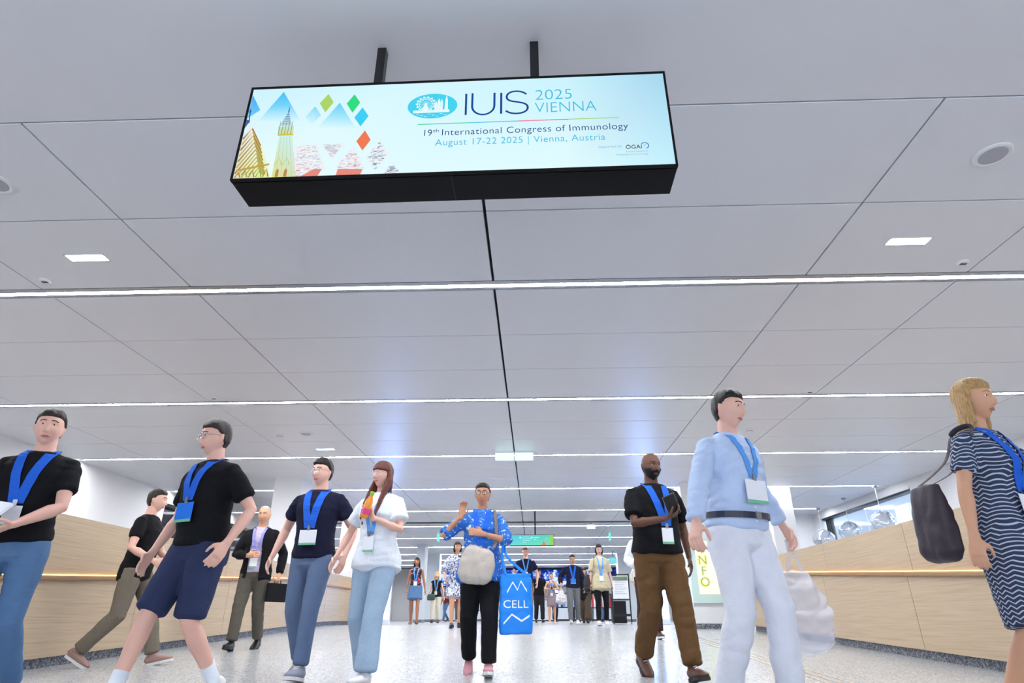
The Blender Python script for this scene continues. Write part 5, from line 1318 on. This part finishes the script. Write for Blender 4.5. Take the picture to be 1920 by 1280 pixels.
for pts in ([(-.08, .32), (-.03, .40), (.01, .34), (.04, .41), (.09, .33)], [(-.11, .08), (-.04, .15), (.04, .10), (.11, .14)]):
    q = MB(); row = []
    for a, b in zip(pts[:-1], pts[1:]):
        for jx in range(6): row.append(tuple(a[i] + (b[i] - a[i]) * jx / 6 for i in (0, 1)))
    row.append(pts[-1]); n = len(row)
    q.add([(p[0], -.07, p[1] - .008) for p in row] + [(p[0], -.07, p[1] + .008) for p in row], [(i, i + 1, n + i + 1, n + i) for i in range(n - 1)])
    ob = q.build('logo', M_ink, tote); drape_text(ob, tb)
# beige cross-body bag of the lady
c = W_(p_lady, (-.04, -.21, .80)); 
cb = sheet_bag('crossbody_bag', 'beige fabric cross-body bag worn by the lady in blue', 'bag', c, math.radians(-8), [(-.03, .11, .03, -.02), (.02, .155, .05, -.015), (.13, .16, .055, .01), (.23, .135, .045, .03), (.26, .10, .02, .04)], mat('beige canvas bag', srgb(192, 182, 172), .85, bump=.3, bscale=90, vary=.08), noise=.006, power=.7)
T7 = li['T']
strap(cb, [W_(cb, (.15, 0, .25)), W_(p_lady, T7((.15, -.165, 1.20))), W_(p_lady, T7((.13, -.09, 1.44))), W_(p_lady, T7((.12, .03, 1.475)))], .03, mat('grey strap', srgb(120, 112, 112), .8, vary=.05))
strap(cb, [W_(cb, (-.15, 0, .2)), W_(p_lady, T7((-.20, -.12, 1.02))), W_(p_lady, T7((-.19, .02, 1.06)))], .03, mat('grey strap', srgb(120, 112, 112), .8, vary=.05))
# bottle of orange drink
wv = wi['wr'][0]; bp_ = W_(p_wom, wv + Vector((-.055, -.052, .085)))
bt = thing('drink_bottle', 'bottle of orange drink with pink label and green cap held by the auburn woman', 'bottle', bp_ - Vector((0, 0, .09)), 0); bt.rotation_euler = (math.radians(8), math.radians(18), 0)
q = MB(); q.lathe((0, 0, 0), [(.026, 0), (.031, .006), (.031, .12), (.028, .135), (.014, .17), (.013, .182)], 20); q.build('bottle_body', mat('orange drink', srgb(244, 156, 60), .15, vary=.05), bt, smooth=True)
q = MB(); q.lathe((0, 0, 0), [(.0318, .03), (.0318, .075)], 20); q.build('label', mat('pink label', srgb(232, 70, 140), .5, vary=.1), bt)
q = MB(); q.lathe((0, 0, 0), [(.016, .18), (.017, .184), (.017, .204), (.013, .208)], 16); q.build('cap', mat('green cap', srgb(150, 200, 50), .4, vary=.05), bt)
# black case held by the bearded man
wv = bi['wr'][1]; c = W_(p_beard, wv + Vector((.04, -.05, .075)))
cs = thing('wallet_case', 'black zipped case held against his chest by the bearded man', 'case', c, math.radians(14)); cs.rotation_euler = (math.radians(12), math.radians(-24), math.radians(14))
q = MB(); q.box(-.055, .055, -.014, .014, -.06, .11); q.build('body', M_black, cs, bevel=.01)
q = MB(); q.tube([(-.056, 0, -.055), (-.056, 0, .108), (.056, 0, .108), (.056, 0, -.055)], .003, 6); q.build('zip', M_alu, cs)
# white plastic carrier of the man in light blue
wv = W_(p_blue, bl['wr'][0] + Vector((.0, .0, -.09)))
def _film(nm, col, al):
    return mat(nm, col, .25, spec=.5, bump=.6, bscale=16, alpha=al)
pb = sheet_bag('plastic_carrier_bag', 'thin translucent white carrier bag in the hand of the man in light blue', 'bag', wv - Vector((-.02, 0, .62)), math.radians(30), [(0, .15, .07, 0), (.06, .21, .11, .0), (.2, .22, .12, 0), (.36, .17, .07, 0), (.44, .10, .03, 0)], _film('translucent film', srgb(226, 228, 240), .42), noise=.02, seed=8, power=.85)
for s in (-1, 1): strap(pb, [W_(pb, (s * .07, 0, .44)), W_(pb, (s * .03, 0, .54)), wv + Vector((0, 0, .015))], .03, _film('translucent film', srgb(226, 228, 240), .42), 'handle')
# white plastic bag and folded black jacket of the man in the navy jacket
wv = W_(p_jkt, ji['wr'][1] + Vector((0, 0, -.09)))
pb = sheet_bag('plastic_bag', 'white plastic bag held by the man in the navy jacket', 'bag', wv - Vector((0, 0, .42)), 0, [(0, .10, .06, 0), (.05, .16, .10, .0), (.16, .15, .10, 0), (.30, .07, .04, .01), (.38, .03, .02, .01)], _film('white film', srgb(228, 226, 230), .9), noise=.016, seed=5)
strap(pb, [W_(pb, (.01, 0, .37)), wv + Vector((0, 0, .0)), wv + Vector((0, 0, .03))], .03, MATS['white film'], 'handle')
# small green bag of the blonde woman
c = W_(p_green, (-.16, -.20, .76))
gb = sheet_bag('shoulder_bag', 'small dark green shoulder bag of the blonde woman', 'bag', c, math.radians(6), [(0, .12, .03, 0), (.03, .14, .045, 0), (.15, .14, .045, 0), (.19, .12, .03, 0)], mat('dark green leather', srgb(52, 74, 62), .5, vary=.08), noise=.002, power=.55)
Tg = gi['T']; strap(gb, [W_(gb, (.12, 0, .18)), W_(p_green, Tg((.04, -.155, 1.18))), W_(p_green, Tg((.10, -.07, 1.45)))], .02, mat('tan strap', srgb(190, 150, 120), .7, vary=.05))
# black shoulder bag of the woman in beige
Te = ei['T']; c = W_(p_beige, (-.30, .03, .70))
kb = sheet_bag('shoulder_bag', 'large black shoulder bag hanging beside the woman in beige', 'bag', c, math.radians(80), [(0, .14, .06, 0), (.05, .18, .085, 0), (.22, .17, .08, 0), (.36, .13, .04, 0)], mat('black nylon', srgb(18, 18, 22), .6, vary=.1, bump=.2), noise=.008, power=.7)
strap(kb, [W_(kb, (-.08, 0, .36)), W_(p_beige, Te((-.185, -.13, 1.20))), W_(p_beige, Te((-.135, -.06, 1.46))), W_(p_beige, Te((-.13, .04, 1.47)))], .03, MATS['black nylon'])
# phone of the woman in mauve
c = W_(p_phone, (pi['wr'][0] + pi['wr'][1]) / 2 + Vector((0, -.07, .045)))
ph_ = thing('phone', 'dark mobile phone in the hands of the woman in mauve', 'phone', c); ph_.rotation_euler = (math.radians(-50), 0, 0)
q = MB(); q.box(-.036, .036, -.004, .004, -.075, .075); q.build('body', M_black, ph_, bevel=.003)
q = MB(); q.box(-.032, .032, -.0046, -.004, -.069, .069); q.build('screen', mat('phone glass', srgb(20, 24, 34), .1, vary=.1), ph_)
# dark shoulder bag and phone of the woman in the zigzag dress
Td = di['T']; c = W_(p_dress, (-.25, .20, .80))
db = sheet_bag('shoulder_bag', 'dark plum shoulder bag of the woman in the zigzag dress', 'bag', c, math.radians(26 + 68), [(0, .10, .045, 0), (.04, .125, .06, 0), (.22, .12, .055, 0), (.36, .10, .03, 0)], mat('dark plum leather', srgb(52, 42, 54), .55, vary=.1, bump=.15), noise=.006, power=.65)
strap(db, [W_(db, (-.07, 0, .36)), W_(p_dress, Td((-.20, .05, 1.26))), W_(p_dress, Td((-.150, -.05, 1.452))), W_(p_dress, Td((-.15, .05, 1.45))), W_(p_dress, Td((-.17, .12, 1.30))), W_(db, (.07, 0, .36))], .028, MATS['dark plum leather'])
c = W_(p_dress, di['wr'][0] + Vector((-.05, -.065, .085)))
ph_ = thing('phone', 'mobile phone in a dark case held up by the woman in the zigzag dress', 'phone', c); ph_.rotation_euler = (math.radians(-15), 0, math.radians(40))
q = MB(); q.box(-.038, .038, -.005, .005, -.06, .095); q.build('body', M_black, ph_, bevel=.003)
q = MB(); q.box(-.033, .033, .005, .0056, -.054, .089); q.build('screen', MATS['phone glass'], ph_)
# papers of the man at the left edge
l1 = PEOPLE['man in blue jeans and black T-shirt walking at the left edge of the picture'][1]['wr']
c = W_(p_left, (l1[0] + l1[1]) / 2 + Vector((-.03, -.10, .05)))
pp = thing('paper_sheets', 'white paper sheets held by the man at the left edge', 'paper', c); pp.rotation_euler = (math.radians(-55), math.radians(6), math.radians(20))
for k in range(3):
    q = MB(); q.box(-.105 + .006 * k, .105 + .006 * k, -.0012 + .003 * k, .0008 + .003 * k, -.12, .17 - .004 * k); q.build('sheet', mat('white paper', srgb(232, 234, 244), .7, vary=.01), pp)
# dark folder of the older man
c = W_(p_old, oi['wr'][0] + Vector((.0, -.02, -.10)))
fo = thing('document_case', 'black document case carried by the older man in the jacket', 'case', c - Vector((0, 0, .24)), math.radians(70))
q = MB(); q.box(-.17, .17, -.02, .02, 0, .22); q.build('body', black, fo, bevel=.008)
q = MB(); q.tube([(-.06, 0, .22), (-.05, 0, .25), (.05, 0, .25), (.06, 0, .22)], .007, 8); q.build('handle', M_black, fo)
